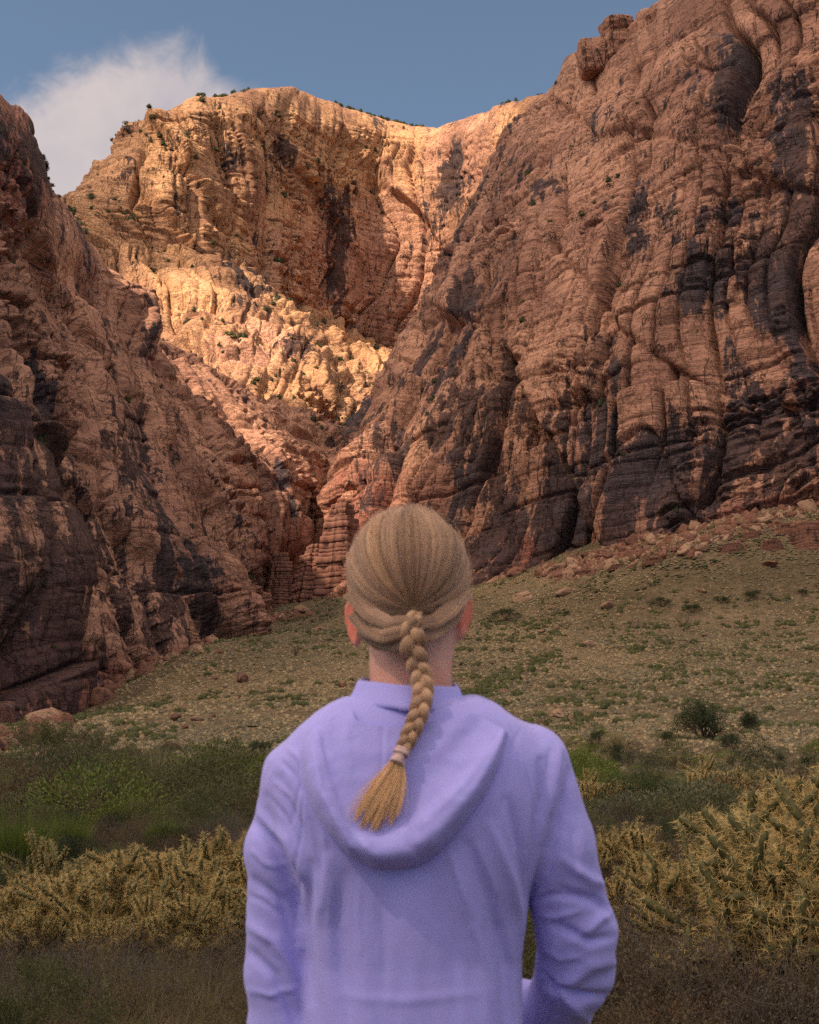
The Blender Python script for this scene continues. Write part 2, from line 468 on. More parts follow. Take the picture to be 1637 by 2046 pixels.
def cliff(name, C, nr, nc, mat, seed, dark=(), redl=(), bright=(), amp=1.0, smoothl=(), wcol=22.0, dip=(0.05, 0.0), base_fade=True, crag=1.0, topfade=0.9, wave=1.0):
    def blur(q, it):
        q = q.reshape(nr, nc)
        for _ in range(it):
            q = np.pad(q, 1, mode='edge'); q = 0.25 * q[:-2] + 0.5 * q[1:-1] + 0.25 * q[2:]; q = 0.25 * q[:, :-2] + 0.5 * q[:, 1:-1] + 0.25 * q[:, 2:]
        return q.ravel()
    G = dense(C, nr, nc)
    n = normals(G)
    # arc lengths: U across the fins, V along them
    du = np.linalg.norm(np.diff(G, axis=1), axis=2); U = np.concatenate([np.zeros((nr, 1)), np.cumsum(du, 1)], 1)
    U = U * 0.35 + (U.mean(axis=0)[None] * 0.65)
    dv = np.linalg.norm(np.diff(G, axis=0), axis=2); V = np.concatenate([np.zeros((1, nc)), np.cumsum(dv, 0)], 0)
    P = G.reshape(-1, 3); nn = n.reshape(-1, 3); U = U.ravel(); V = V.ravel()
    if nn[:, 1].mean() > 0: nn = -nn
    px, py = to_px(P)
    w1 = fbm(P, 80, 2, seed) ; w2 = fbm(P, 20, 2, seed + 3)
    wbig = fbm(P, 170, 2, seed + 5)
    Uw = U + w1 * 12 + w2 * 0.8 + wbig * 16; Vw = V + w1 * 6 + w2 * 0.8
    broken = smooth(-0.30, 0.35, fbm(P, (38, 38, 55), 3, seed + 50))          # 0 clean slab, 1 shattered
    sm = blobs(px, py, smoothl)
    broken = np.clip(broken * crag, 0, 1.3) * (1 - 0.85 * sm)
    one = lambda q, s_: vnoise(np.stack([q, q * 0 + s_, q * 0], 1), seed + s_)
    d = amp * wave * (fbm(P, 95, 3, seed + 90) * 8.0)
    # big fins separated by deep joints
    # a slanting set of great fractures cuts the wall into slabs of different setback
    eg, cg, wg, tg = joints1(Vw * 0.62 + Uw * 0.55 + w1 * 3, 46, seed + 7)
    d += amp * ((rnd1(cg, seed + 8) - 0.5) * 7 + (1 - tg) * 3.5 - 1.5 * np.exp(-(eg / 0.9) ** 2))
    e, cid, w, t = joints1(Uw, wcol, seed + 10)
    cid = cid + 977 * (cg % 7) * (rnd1(cg, seed + 9) > 0.5)
    slab = smooth(-0.25, 0.30, fbm(P, (70, 70, 110), 2, seed + 6)) * 0.8 + 0.2
    fr = rnd1(cid, seed + 12)
    fin = 1 - np.abs(2 * t - 1) ** 2.6
    d += amp * (fin * 4.5 + (rnd1(cid, seed + 11) - 0.5) * 9.0 + (rnd1(cid, seed + 13) - 0.5) * 7 * (t - 0.5)) * (0.45 + 0.55 * fr) * slab
    seg = fbm(np.stack([cid * 7.7, V * 0 + seed, V / 70], 1), 1.0, 2, seed + 14)
    d -= amp * 8.0 * np.exp(-(e / 0.85) ** 2) * smooth(-0.25, 0.2, seg)
    d = blur(d, 4)
    # joints inside a fin, running its whole length
    e2, c2, w_2, t2 = joints1(Uw + 0.10 * Vw * (rnd1(cid, seed + 15) - 0.5) + cid * 3.3, 8.5, seed + 16)
    c2 = c2 + cid * 57
    m2 = smooth(-0.35, 0.25, fbm(np.stack([c2 * 3.1, V * 0, V / 45], 1), 1.0, 2, seed + 17)) * (1 - 0.7 * sm) * (0.25 + 0.75 * slab)
    d += amp * m2 * ((rnd1(c2, seed + 18) - 0.5) * 3.4 + (1 - np.abs(2 * t2 - 1) ** 3) * 1.1 + (rnd1(c2, seed + 19) - 0.5) * 3.0 * (t2 - 0.5))
    d -= amp * 3.4 * m2 * np.exp(-(e2 / 0.5) ** 2)
    # thick beds that overhang one another
    zz0 = P[:, 2] + dip[0] * 1.3 * P[:, 0] + w1 * 6
    e0, l0, w0, t0 = joints1(zz0, 27, seed + 27)
    d += amp * (1 - sm * 0.6) * ((rnd1(l0 * 3 + (cid % 5), seed + 28) - 0.5) * 6.5 + t0 * 2.6 - 1.5 * np.exp(-(e0 / 0.6) ** 2))
    d = blur(d, 1)
    # strata: every bed stands out or back by its own amount, along gently dipping planes
    zz = P[:, 2] + dip[0] * P[:, 0] + dip[1] * P[:, 1] + w1 * 4 + w2 * 0.6
    zb = zz + (rnd1(cid, seed + 81) - 0.5) * 6 + 2.4 * one(zz / 9.0, 5) + 1.0 * one(zz / 3.1, 6)
    eb, lb, wb, tb = joints1(zb, 8.0, seed + 21); fid = lb * 61 + cid
    bedk = (0.25 + 0.75 * broken)
    d += amp * bedk * ((rnd2(lb, cid, seed + 22) - 0.5) * 3.0 + (1 - np.abs(2 * tb - 1) ** 4) * 1.0 - 1.1 * np.exp(-(eb / 0.4) ** 2))
    eb, lb2, wb, tb = joints1(zb + w2 * 0.5, 2.7, seed + 23)
    d += amp * bedk * ((rnd2(lb2, c2, seed + 24) - 0.5) * 1.25 + (0.5 - tb) * 0.5 - 0.5 * np.exp(-(eb / 0.3) ** 2))
    eb, lb3, wb, tb = joints1(zb + w2 * 0.5, 1.05, seed + 25)
    d += amp * bedk * ((rnd2(lb3, c2, seed + 26) - 0.5) * 0.55)
    # broken blocks in the shattered zones
    b, r, ee = blocks(Uw, Vw, 7.5, 9.5, seed + 30, 0.10)
    k2 = smooth(-0.1, 0.4, fbm(P, 32, 3, seed + 60)) * broken
    d += amp * k2 * ((b - 1) * 1.3 + (r - 0.5) * 3.4)
    w3 = fbm(P, 7, 2, seed + 71)
    b, r, ee = blocks(Uw + 0.6 * w3 - 0.25 * Vw, Vw + 0.6 * w3 + 0.15 * Uw, 3.2, 3.8, seed + 40, 0.16)
    k3 = smooth(-0.1, 0.4, fbm(P, 24, 3, seed + 61)) * broken
    d += amp * k3 * ((b - 1) * 0.8 + (r - 0.5) * 1.9)
    b, r, ee = blocks(Uw + 0.5 * w3, Vw, 1.5, 1.7, seed + 43, 0.2)
    d += amp * smooth(0.0, 0.5, fbm(P, 15, 3, seed + 64)) * broken * (r - 0.5) * 0.9
    d = blur(d, 1)
    # weathering
    d += amp * (fbm(P, 22, 3, seed + 91) * 1.6 + fbm(P, 3.4, 3, seed + 92, 0.55) * (0.12 + 0.22 * broken))
    ck = fbm(P, (34, 34, 80), 2, seed + 76)
    d -= amp * 1.8 * np.exp(-(ck / 0.016) ** 2) * smooth(-0.1, 0.3, fbm(P, 40, 2, seed + 77))
    d -= amp * 4.5 * np.exp(-(e / 0.55) ** 2) * smooth(-0.2, 0.2, seg) + amp * 2.4 * m2 * np.exp(-(e2 / 0.38) ** 2) + amp * 1.3 * bedk * np.exp(-(e0 / 0.4) ** 2)
    btone = (rnd1(c2, seed + 101) - 0.5) * 0.8 * m2 + (rnd1(cid, seed + 100) - 0.5) * 0.35 + (rnd2(lb, cid, seed + 102) - 0.5) * 0.5 * bedk + (rnd2(lb2, c2, seed + 103) - 0.5) * 0.3 * broken
    D = d.reshape(nr, nc)
    # keep the silhouette where it was laid out: remove most of the mean offset
    D = D - D.mean()
    # the plateau on top is smoother than the wall
    tr_ = np.linspace(0, 1, nr); D *= (1 - 0.75 * smooth(topfade, topfade + 0.07, tr_))[:, None]
    Q = P + nn * D.reshape(-1, 1)
    me = mesh(name, Q, grid_faces(nr, nc))
    px, py = to_px(Q)
    stre = fbm(np.stack([Uw, Vw * 0.12, P[:, 1] * 0], 1), 5.0, 4, seed + 95, 0.6)
    pat = fbm(P, (30, 30, 50), 4, seed + 96, 0.6)
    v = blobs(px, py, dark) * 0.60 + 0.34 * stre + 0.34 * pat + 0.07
    attr(me, 'varnish_shade', np.clip(v + 0.07 + 0.5 * (rnd1(c2, seed + 104) - 0.5) * m2 + 0.22 * (fr - 0.5), 0, 1.2))
    attr(me, 'red', np.clip(blobs(px, py, redl) + 0.25 * fbm(P, 70, 3, seed + 97), 0, 1.2))
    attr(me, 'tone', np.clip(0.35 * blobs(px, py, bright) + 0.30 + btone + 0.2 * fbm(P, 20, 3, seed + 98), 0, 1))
    o = link(name, me, mat)
    tag(o, kind='structure')
    return Q.reshape(nr, nc, 3), nn.reshape(nr, nc, 3)

def setback(cols, off):
    return [[(p[0], p[1], p[2] + o) for p, o in zip(c, off)] for c in cols]

# left wall
A = [
 [(-420,1660,150),(-420,1350,150),(-420,1050,150),(-420,750,150),(-420,450,150),(-400,200,150),(-400,-50,150),(-420,-70,250)],
 [(-150,1580,165),(-160,1300,165),(-165,1050,165),(-170,800,165),(-170,550,165),(-165,320,165),(-150,150,165),(-150,150,260)],
 [(0,1540,190),(-10,1300,190),(-20,1080,190),(-30,860,190),(-30,640,190),(-20,430,190),(-3,250,190),(-20,255,290)],
 [(130,1480,215),(110,1260,215),(95,1080,215),(80,900,215),(65,700,215),(58,500,215),(58,296,215),(20,310,320)],
 [(250,1400,240),(220,1220,240),(195,1070,240),(170,900,240),(140,720,240),(118,565,240),(106,412,240),(60,432,350)],
 [(375,1330,275),(345,1180,275),(315,1050,275),(280,900,275),(240,740,275),(195,600,275),(152,462,275),(135,500,380)],
 [(485,1290,325),(450,1150,325),(410,1040,325),(370,910,325),(325,770,325),(262,665,325),(212,548,325),(190,600,420)],
 [(535,1262,385),(545,1120,385),(510,1020,385),(475,920,385),(408,830,385),(340,735,385),(268,630,385),(260,700,470)],
 [(555,1180,470),(612,1060,470),(640,980,470),(622,890,470),(545,840,455),(445,770,440),(340,685,425),(350,760,520)],
 [(640,1180,600),(700,1060,600),(760,980,600),(750,930,590),(690,900,560),(580,860,540),(440,790,520),(440,860,600)],
]
A = setback(A, (0, 6, 14, 26, 40, 58, 80, 80))
darkA = [(120,1100,140,260),(20,960,80,200),(300,1240,60,60),(60,830,75,120),(110,960,85,110),(215,1040,95,60),(200,1120,90,80),(250,1190,90,50),(130,1200,80,120),(260,860,28,170,-12),(330,1150,32,190,-8),(400,1180,30,90,-10),
         (60,330,60,90),(30,1330,120,70),(180,1300,110,60),(30,1180,60,100),(20,760,60,40),(560,940,20,40),(230,1240,80,40)]  # the blob on the top left hump paints in cloud shade
WA, NA = cliff('left_cliff', net(A), 640, 440, M['rock'], 100, topfade=0.86, dark=darkA, redl=[(40,330,110,120),(150,1380,200,70),(60,1440,120,50),(560,1100,60,60)],  # first red blob darkens the cloud-shaded top left hump
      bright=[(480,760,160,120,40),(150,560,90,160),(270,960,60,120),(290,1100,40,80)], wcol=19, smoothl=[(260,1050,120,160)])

# right wall
E = [
 [(640,1180,620),(720,1100,620),(760,980,620),(830,810,630),(950,620,650),(1010,460,680),(1080,290,700),(1130,240,720),(1160,260,800)],
 [(505,1262,430),(598,1085,440),(640,960,450),(730,812,460),(885,600,475),(955,440,490),(1030,262,510),(1075,205,525),(1090,225,640)],
 [(700,1235,400),(722,1080,410),(748,920,418),(820,770,425),(950,570,440),(1008,420,458),(1070,240,480),(1105,178,495),(1100,185,620)],
 [(850,1205,378),(860,1060,385),(872,880,392),(922,740,400),(1020,540,412),(1062,390,430),(1105,215,450),(1130,142,468),(1150,150,600)],
 [(965,1190,358),(972,1030,364),(1002,850,370),(1042,700,377),(1112,510,390),(1152,360,405),(1182,188,425),(1196,118,440),(1200,120,580)],
 [(1130,1175,338),(1132,1000,343),(1152,820,348),(1182,660,355),(1232,470,366),(1262,310,380),(1282,150,398),(1290,68,412),(1290,60,560)],
 [(1300,1110,322),(1312,930,326),(1322,780,331),(1342,600,337),(1372,420,346),(1402,250,358),(1415,100,374),(1402,8,388),(1400,-10,540)],
 [(1500,1060,306),(1502,880,310),(1512,730,314),(1532,560,319),(1552,370,327),(1572,180,338),(1592,20,352),(1600,-110,366),(1600,-140,520)],
 [(1720,1010,290),(1702,830,294),(1712,680,298),(1722,500,303),(1742,300,310),(1752,90,320),(1772,-60,334),(1790,-220,348),(1790,-260,500)],
 [(2050,960,262),(2030,760,266),(2030,600,270),(2040,400,275),(2050,180,282),(2060,-50,292),(2060,-220,306),(2060,-400,320),(2060,-430,480)],
]
darkE = [(1000,1100,90,60),(1120,1090,80,50),(1280,1020,100,60),(1420,980,80,50),(1180,900,30,150),(1080,1000,30,130),(1330,900,30,120),(1050,900,110,170),(1230,930,90,130),(960,960,80,150),(1380,860,60,90),(840,760,70,80,20),(1300,420,40,60,15),(860,720,45,130,20),(1000,1020,40,130),(960,1100,60,80),(1070,900,25,160),(1280,400,55,60,20),(1270,460,45,60),(1200,850,30,80),(1350,880,60,130),(1420,930,90,100),(1340,990,100,70),(1560,900,90,70),
         (1500,560,70,60),(1480,430,120,22),(1600,260,60,110),(1110,830,35,90),(1130,1080,40,90),(800,880,40,60),(920,600,30,50,30),(1090,370,40,25),(1540,470,60,60),(1000,1050,130,110),(1150,1010,100,130),(1300,950,120,120),(1450,920,130,90),(1580,860,100,80),(900,850,60,120),(760,860,70,60),(1490,150,36,50,35),(1270,440,30,70,10),(1620,330,50,120),(1400,560,60,80),(1200,720,40,70),(1560,620,80,50),(1250,1050,60,60),(1000,900,40,90),(1600,420,60,40)]
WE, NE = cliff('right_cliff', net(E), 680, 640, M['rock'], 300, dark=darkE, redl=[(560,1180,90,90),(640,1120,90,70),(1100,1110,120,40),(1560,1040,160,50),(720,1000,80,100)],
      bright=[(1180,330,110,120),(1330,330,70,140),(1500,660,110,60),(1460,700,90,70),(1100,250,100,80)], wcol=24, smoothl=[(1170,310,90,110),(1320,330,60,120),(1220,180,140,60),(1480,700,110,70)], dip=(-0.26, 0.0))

# butte and amphitheatre behind
Dn = [
 [(40,640,950),(50,520,960),(95,448,970),(205,360,985),(250,320,1000),(290,275,1010),(310,250,1020),(340,255,1200)],
 [(235,520,800),(225,450,810),(228,400,820),(252,345,835),(280,290,850),(292,250,860),(322,228,872),(345,236,1000)],
 [(345,640,815),(340,520,822),(345,420,830),(350,350,838),(352,290,846),(360,255,856),(375,218,868),(385,226,1000)],
 [(450,700,850),(452,580,856),(455,480,862),(455,400,868),(452,330,874),(450,265,882),(450,218,892),(455,226,1020)],
 [(560,760,905),(562,640,910),(565,540,914),(560,450,918),(556,360,922),(555,280,928),(556,210,936),(560,220,1060)],
 [(660,780,975),(662,700,978),(664,600,981),(664,500,984),(662,400,988),(658,300,994),(655,240,1002),(660,250,1120)],
 [(770,790,1005),(770,720,1008),(770,620,1011),(768,520,1014),(762,410,1018),(758,310,1030),(765,262,1045),(770,272,1160)],
 [(860,800,1000),(860,730,1002),(862,640,1004),(860,540,1006),(852,430,1008),(845,330,1020),(840,280,1036),(850,288,1160)],
 [(970,800,930),(970,740,932),(972,640,934),(970,540,936),(966,430,940),(962,330,948),(962,262,960),(975,270,1100)],
 [(1150,800,820),(1150,740,822),(1150,640,824),(1150,540,826),(1150,430,830),(1150,300,838),(1150,215,850),(1170,225,1000)],
]
darkD = [(672,520,22,110),(668,450,30,40),(690,395,14,36,30),(905,390,16,50,20),(905,330,14,40,15),(560,300,30,30),(470,330,20,40)]
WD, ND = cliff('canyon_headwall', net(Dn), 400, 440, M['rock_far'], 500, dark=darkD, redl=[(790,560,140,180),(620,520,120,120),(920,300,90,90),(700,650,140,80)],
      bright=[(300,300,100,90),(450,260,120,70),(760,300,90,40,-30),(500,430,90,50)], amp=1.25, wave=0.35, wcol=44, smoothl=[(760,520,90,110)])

# broken slopes under the butte
Cn = [
 [(20,820,600),(60,680,690),(90,580,760),(110,480,860)],
 [(230,800,575),(225,670,670),(225,560,755),(240,440,850)],
 [(400,900,560),(350,670,660),(320,560,765),(310,430,870)],
 [(530,960,545),(465,690,640),(415,570,770),(380,440,880)],
 [(610,1010,535),(560,720,640),(505,610,780),(460,480,905)],
 [(660,1040,530),(640,745,670),(590,650,800),(540,540,950)],
 [(690,1040,530),(712,785,720),(675,695,860),(620,600,1010)],
 [(740,1000,535),(770,785,790),(745,722,900),(705,670,1040)],
 [(800,980,545),(850,800,820),(840,740,900),(820,690,1040)],
 [(930,980,560),(960,840,830),(950,775,890),(940,720,1000)],
]
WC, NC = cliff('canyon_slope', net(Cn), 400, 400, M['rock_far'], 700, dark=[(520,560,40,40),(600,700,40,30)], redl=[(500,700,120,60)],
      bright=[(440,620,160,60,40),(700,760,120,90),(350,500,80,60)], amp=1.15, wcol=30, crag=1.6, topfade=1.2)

# ------------------------------------------------------------------ broken cloud added out of view: shades the valley, gaps light the butte
CLOUD_Z = 1500.0
def over(px, py, Y):
    P = at(px, py, Y); k = (CLOUD_Z - P[2]) / SUN_DIR[2]
    return P + SUN_DIR * k
gaps = [((430, 705, 440), 70, 0.95), ((770, 300, 1035), 130, 1.0), ((690, 780, 680), 120, 1.0), ((640, 640, 850), 80, 0.8), ((400, 600, 720), 90, 0.3), ((620, 700, 740), 90, 0.7), ((300, 300, 860), 150, 0.15), ((470, 260, 900), 140, 0.15), ((570, 900, 470), 50, 0.6), ((820, 690, 900), 80, 0.9), ((740, 520, 990), 190, 0.4)]  # gaps aimed so the sun strikes these patches of rock
cx_, cy_ = np.meshgrid(np.linspace(-3600, 1900, 230), np.linspace(-3000, 2050, 210))
cP = np.stack([cx_.ravel(), cy_.ravel(), cx_.ravel() * 0], 1)
op = 0.84 + 0.12 * fbm(cP, 500, 4, 901)
ctr = over(560, 400, 900)
op += 0.05 * np.exp(-(((cP[:, 0] - ctr[0]) / 330) ** 2 + ((cP[:, 1] - ctr[1]) / 420) ** 2) ** 1.5)
wob = fbm(cP, 60, 3, 905) * 22
for (p, rad_, k) in gaps:
    c0 = over(*p); rr = np.hypot(cP[:, 0] - c0[0], cP[:, 1] - c0[1]) + wob
    op -= k * 0.95 * smooth(rad_ * 1.15, rad_ * 0.55, rr) if False else k * 0.95 * (1 - smooth(rad_ * 0.55, rad_ * 1.15, rr))
op = np.clip(op, 0.0, 0.985)
cz = CLOUD_Z + 70 * fbm(cP, 420, 4, 911) + 18 * fbm(cP, 90, 3, 915)
me = mesh('shade_cloud_layer', np.stack([cP[:, 0], cP[:, 1], cz], 1), grid_faces(*cx_.shape))
attr(me, 'cover', op)
m, nt, out = new_mat('cloud')
d_ = nattr(nt, 'cover')
tr = N(nt, 'ShaderNodeBsdfTransparent')
tl = N(nt, 'ShaderNodeBsdfTranslucent'); tl.inputs['Color'].default_value = (0.66, 0.66, 0.68, 1)
mx = N(nt, 'ShaderNodeMixShader'); nlink(nt, d_, mx.inputs[0]); nlink(nt, tr.outputs[0], mx.inputs[1]); nlink(nt, tl.outputs[0], mx.inputs[2])
nlink(nt, mx.outputs[0], out.inputs['Surface'])
tag(link('shade_cloud_layer', me, m), kind='stuff')
# ------------------------------------------------------------------ the woman: shapes as distance fields, meshed with surface nets
def smin(a, b, k):
    h = np.clip(0.5 + 0.5 * (b - a) / k, 0, 1); return b * (1 - h) + a * h - k * h * (1 - h)
def capsule(P, a, b, ra, rb):
    a = np.array(a, dtype=np.float32); b = np.array(b, dtype=np.float32); ab = b - a
    t = np.clip(((P - a) @ ab) / (ab @ ab), 0, 1)
    return np.linalg.norm(P - a - t[..., None] * ab, axis=-1) - (ra + (rb - ra) * t)
def ellip(P, c, r, rot=None):
    Q = P - np.array(c, dtype=np.float32)
    if rot is not None: Q = Q @ np.array(rot, dtype=np.float32)
    r = np.array(r, dtype=np.float32); k = np.linalg.norm(Q / r, axis=-1)
    return (k - 1) * k / np.maximum(np.linalg.norm(Q / (r * r), axis=-1), 1e-5)
def chain(P, pts, rads, k=0.01):
    d = None
    for i in range(len(pts) - 1):
        c = capsule(P, pts[i], pts[i + 1], rads[i], rads[i + 1])
        d = c if d is None else smin(d, c, k)
    return d
def surface_nets(f, lo, hi, h):
    lo = np.array(lo, float); n = np.ceil((np.array(hi) - lo) / h).astype(int) + 1
    ax = [lo[i] + h * np.arange(n[i]) for i in range(3)]
    P = np.stack(np.meshgrid(*ax, indexing='ij'), -1).astype(np.float32)
    D = f(P); S = D < 0
    c = [S[dx:n[0]-1+dx, dy:n[1]-1+dy, dz:n[2]-1+dz] for dx in (0, 1) for dy in (0, 1) for dz in (0, 1)]
    cnt = sum(x.astype(np.int8) for x in c); act = (cnt > 0) & (cnt < 8)
    idx = -np.ones(act.shape, dtype=np.int64); ijk = np.argwhere(act); idx[act] = np.arange(len(ijk))
    acc = np.zeros((len(ijk), 3)); w = np.zeros(len(ijk))
    I, J, K = ijk.T
    cor = [(dx, dy, dz) for dx in (0, 1) for dy in (0, 1) for dz in (0, 1)]
    for a in range(8):
        for b in range(a + 1, 8):
            ca, cb = cor[a], cor[b]
            if sum(abs(ca[k] - cb[k]) for k in range(3)) != 1: continue
            da = D[I + ca[0], J + ca[1], K + ca[2]]; db = D[I + cb[0], J + cb[1], K + cb[2]]
            x = (da < 0) != (db < 0)
            t = np.where(x, da / np.where(x, da - db, 1), 0)
            p = np.stack([ca[k] + t * (cb[k] - ca[k]) for k in range(3)], 1)
            acc += p * x[:, None]; w += x
    V = lo + h * (ijk + acc / w[:, None])
    F_ = []
    for axk in range(3):
        o1, o2 = (axk + 1) % 3, (axk + 2) % 3
        s0 = [slice(0, n[k] - 1) if k == axk else slice(1, n[k] - 1) for k in range(3)]
        s1 = [slice(1, n[k]) if k == axk else slice(1, n[k] - 1) for k in range(3)]
        ch = S[tuple(s0)] != S[tuple(s1)]; q = np.argwhere(ch)
        q = q + np.array([0 if k == axk else 1 for k in range(3)])
        inside = S[q[:, 0], q[:, 1], q[:, 2]]
        def cell(d1, d2):
            r = q.copy(); r[:, o1] -= d1; r[:, o2] -= d2
            return idx[r[:, 0], r[:, 1], r[:, 2]]
        quad = np.stack([cell(0, 0), cell(1, 0), cell(1, 1), cell(0, 1)], 1)
        quad[~inside] = quad[~inside][:, ::-1]
        F_.append(quad[:, ::1])
    return V, np.concatenate(F_)
def relax(V, Fc, it, lam=0.5):
    for _ in range(it):
        s = np.zeros_like(V); c = np.zeros(len(V))
        for a in range(4):
            for b in (1, 3):
                j = Fc[:, (a + b) % 4]; i = Fc[:, a]
                np.add.at(s, i, V[j]); np.add.at(c, i, 1)
        V = V + lam * (s / np.maximum(c, 1)[:, None] - V)
    return V
def vnorm(V, Fc):
    n = np.cross(V[Fc[:, 2]] - V[Fc[:, 0]], V[Fc[:, 3]] - V[Fc[:, 1]])
    N_ = np.zeros_like(V)
    for k in range(4): np.add.at(N_, Fc[:, k], n)
    return N_ / np.maximum(np.linalg.norm(N_, axis=1, keepdims=True), 1e-12)

WY = 1.77
def w_(px, py, Y=WY): return at(px, py, Y)

# fabrics, skin, hair
m, nt, out = new_mat('lavender_knit')
tcj = N(nt, 'ShaderNodeTexCoord').outputs['Object']
n1 = nnoise(nt, tcj, 900, 3, 0.7); n2 = nnoise(nt, tcj, 60, 4, 0.6); n3 = nnoise(nt, tcj, 420, 2, 0.5, 0, (1, 1, 0.5))
cj = nmix(nt, nmap(nt, n1, 0.3, 0.7), (0.30, 0.28, 0.74), (0.41, 0.38, 0.83))
cj = nmix(nt, nmap(nt, n2, 0.35, 0.65, 0, 0.35), cj, (0.36, 0.29, 0.68))
principled(nt, out, cj, 0.85, nmath(nt, 'ADD', n1, n3), 0.0003, 0.5, 0.2, **{'Sheen Weight': 0.15, 'Sheen Roughness': 0.5})
M['jacket'] = m
m, nt, out = new_mat('skin')
tcs = N(nt, 'ShaderNodeTexCoord').outputs['Object']
red_ = nattr(nt, 'flush_backlight')
ns = nnoise(nt, tcs, 40, 4, 0.6)
cs = nmix(nt, nmap(nt, ns, 0.35, 0.65), (0.56, 0.29, 0.225), (0.63, 0.35, 0.28))
cs = nmix(nt, red_, cs, (0.62, 0.16, 0.10))
ps = principled(nt, out, cs, 0.5, nnoise(nt, tcs, 600, 3), 0.0004, 0.4, 0.35)
ps.inputs['Subsurface Weight'].default_value = 0.35
ps.inputs['Subsurface Radius'].default_value = (1.0, 0.3, 0.15)
ps.inputs['Subsurface Scale'].default_value = 0.008
M['skin'] = m
def hair_mat(name, a, b, gold):
    m, nt, out = new_mat(name)
    t = nattr(nt, 'tone')
    c = nmix(nt, t, a, b)
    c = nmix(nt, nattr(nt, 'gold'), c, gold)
    h = N(nt, 'ShaderNodeBsdfPrincipled')
    nlink(nt, c, h.inputs['Base Color']); h.inputs['Roughness'].default_value = 0.42
    h.inputs['Specular IOR Level'].default_value = 0.5
    h.inputs['Sheen Weight'].default_value = 0.15
    nlink(nt, h.outputs[0], out.inputs['Surface'])
    return m
M['hair'] = hair_mat('blond_hair', (0.155, 0.078, 0.056), (0.46, 0.265, 0.18), (0.84, 0.50, 0.25))
m, nt, out = new_mat('dark_plastic'); principled(nt, out, (0.012, 0.011, 0.014), 0.3); M['dark_plastic'] = m
m, nt, out = new_mat('lens_glass'); principled(nt, out, (0.02, 0.02, 0.025), 0.08, spec=0.6); M['lens'] = m
m, nt, out = new_mat('charcoal_cloth'); principled(nt, out, (0.03, 0.03, 0.035), 0.9); M['charcoal'] = m
m, nt, out = new_mat('shoe_grey'); principled(nt, out, (0.25, 0.24, 0.24), 0.7); M['shoe'] = m
m, nt, out = new_mat('tie_pink')
tct = N(nt, 'ShaderNodeTexCoord').outputs['Object']
principled(nt, out, nmix(nt, nmap(nt, nnoise(nt, tct, 300, 3), 0.35, 0.65), (0.42, 0.27, 0.25), (0.6, 0.42, 0.42)), 0.8); M['tie'] = m

woman = bpy.data.objects.new('person', None); COL.objects.link(woman)
woman.location = (0.01, 1.80, 0)
tag(woman, 'woman seen from behind in a lavender hooded jacket, blond hair in one long braid', 'person')
def wpart(name, me, mat, parent=None):
    o = link(name, me, mat)
    par = parent or woman
    o.parent = par
    o.matrix_parent_inverse = Matrix.Translation((-0.01, -1.80, 0)) if par is woman else Matrix()
    return o

# --- head, neck and hands: one skin surface, plus ears
HC = np.array((w_(813, 1148)[0], 1.80, 1.588))
def ear_frame(s):
    # local axes: u across the ear (forward/back), v up, w outward
    out_ = Vector((s * 0.84, -0.54, 0.0)).normalized()
    up = Vector((s * 0.10, 0.16, 1)).normalized()
    u = up.cross(out_).normalized(); up = out_.cross(u).normalized()
    return np.array([u, up, out_]).T        # columns
EARC = {-1: w_(709, 1243, 1.80), 1: w_(925, 1226, 1.80)}
def ear_sdf(P, s):
    Fm = ear_frame(s).astype(np.float32); Q = (P - EARC[s].astype(np.float32)) @ Fm
    u, v, w = Q[..., 0], Q[..., 1], Q[..., 2]
    taper = 1 + 0.30 * np.clip(v / 0.03, -1, 1)
    shell = ellip(np.stack([u / taper, v, w - 0.10 * 0 - 3.2 * u * u], -1), (0, 0, 0), (0.0165, 0.031, 0.0042))
    rr = np.sqrt((u / (0.0155 * taper)) ** 2 + (v / 0.030) ** 2)
    rim = np.sqrt(((rr - 1) * 0.018) ** 2 + (w - 0.0025 - 3.2 * u * u) ** 2) - 0.0034
    bowl = ellip(np.stack([u + s * 0.002, v + 0.004, w + 0.006], -1), (0, 0, 0), (0.011, 0.017, 0.009))
    root = ellip(np.stack([u, v, w + 0.012], -1), (0, 0, 0), (0.011, 0.022, 0.012))
    return smin(smin(smin(shell, rim, 0.004), bowl, 0.005), root, 0.006)
def hand_chains(s):
    wr = np.array((0.045 * s + 0.01, 2.075, 0.983)); fwd = np.array((-0.45 * s, 0.85, -0.05)); fwd /= np.linalg.norm(fwd)
    up = np.array((0, 0, 1.0)); side = np.cross(fwd, up); 
    out_ = []
    palm = (wr, wr + fwd * 0.075)
    for k, (o, L) in enumerate(((-0.027, 0.068), (-0.009, 0.076), (0.009, 0.071), (0.026, 0.055))):
        b = wr + fwd * 0.08 + up * (-o); c = b + fwd * L * 0.45 - side * 0.006 * s; d = c + fwd * L * 0.28 - side * s * 0.016; e = d + fwd * L * 0.12 - side * s * 0.018
        out_.append([b - fwd * 0.03, b, c, d, e])
    th = [wr + fwd * 0.02 + up * 0.02, wr + fwd * 0.045 + up * 0.045, wr + fwd * 0.075 + up * 0.052]
    return palm, up, out_, th
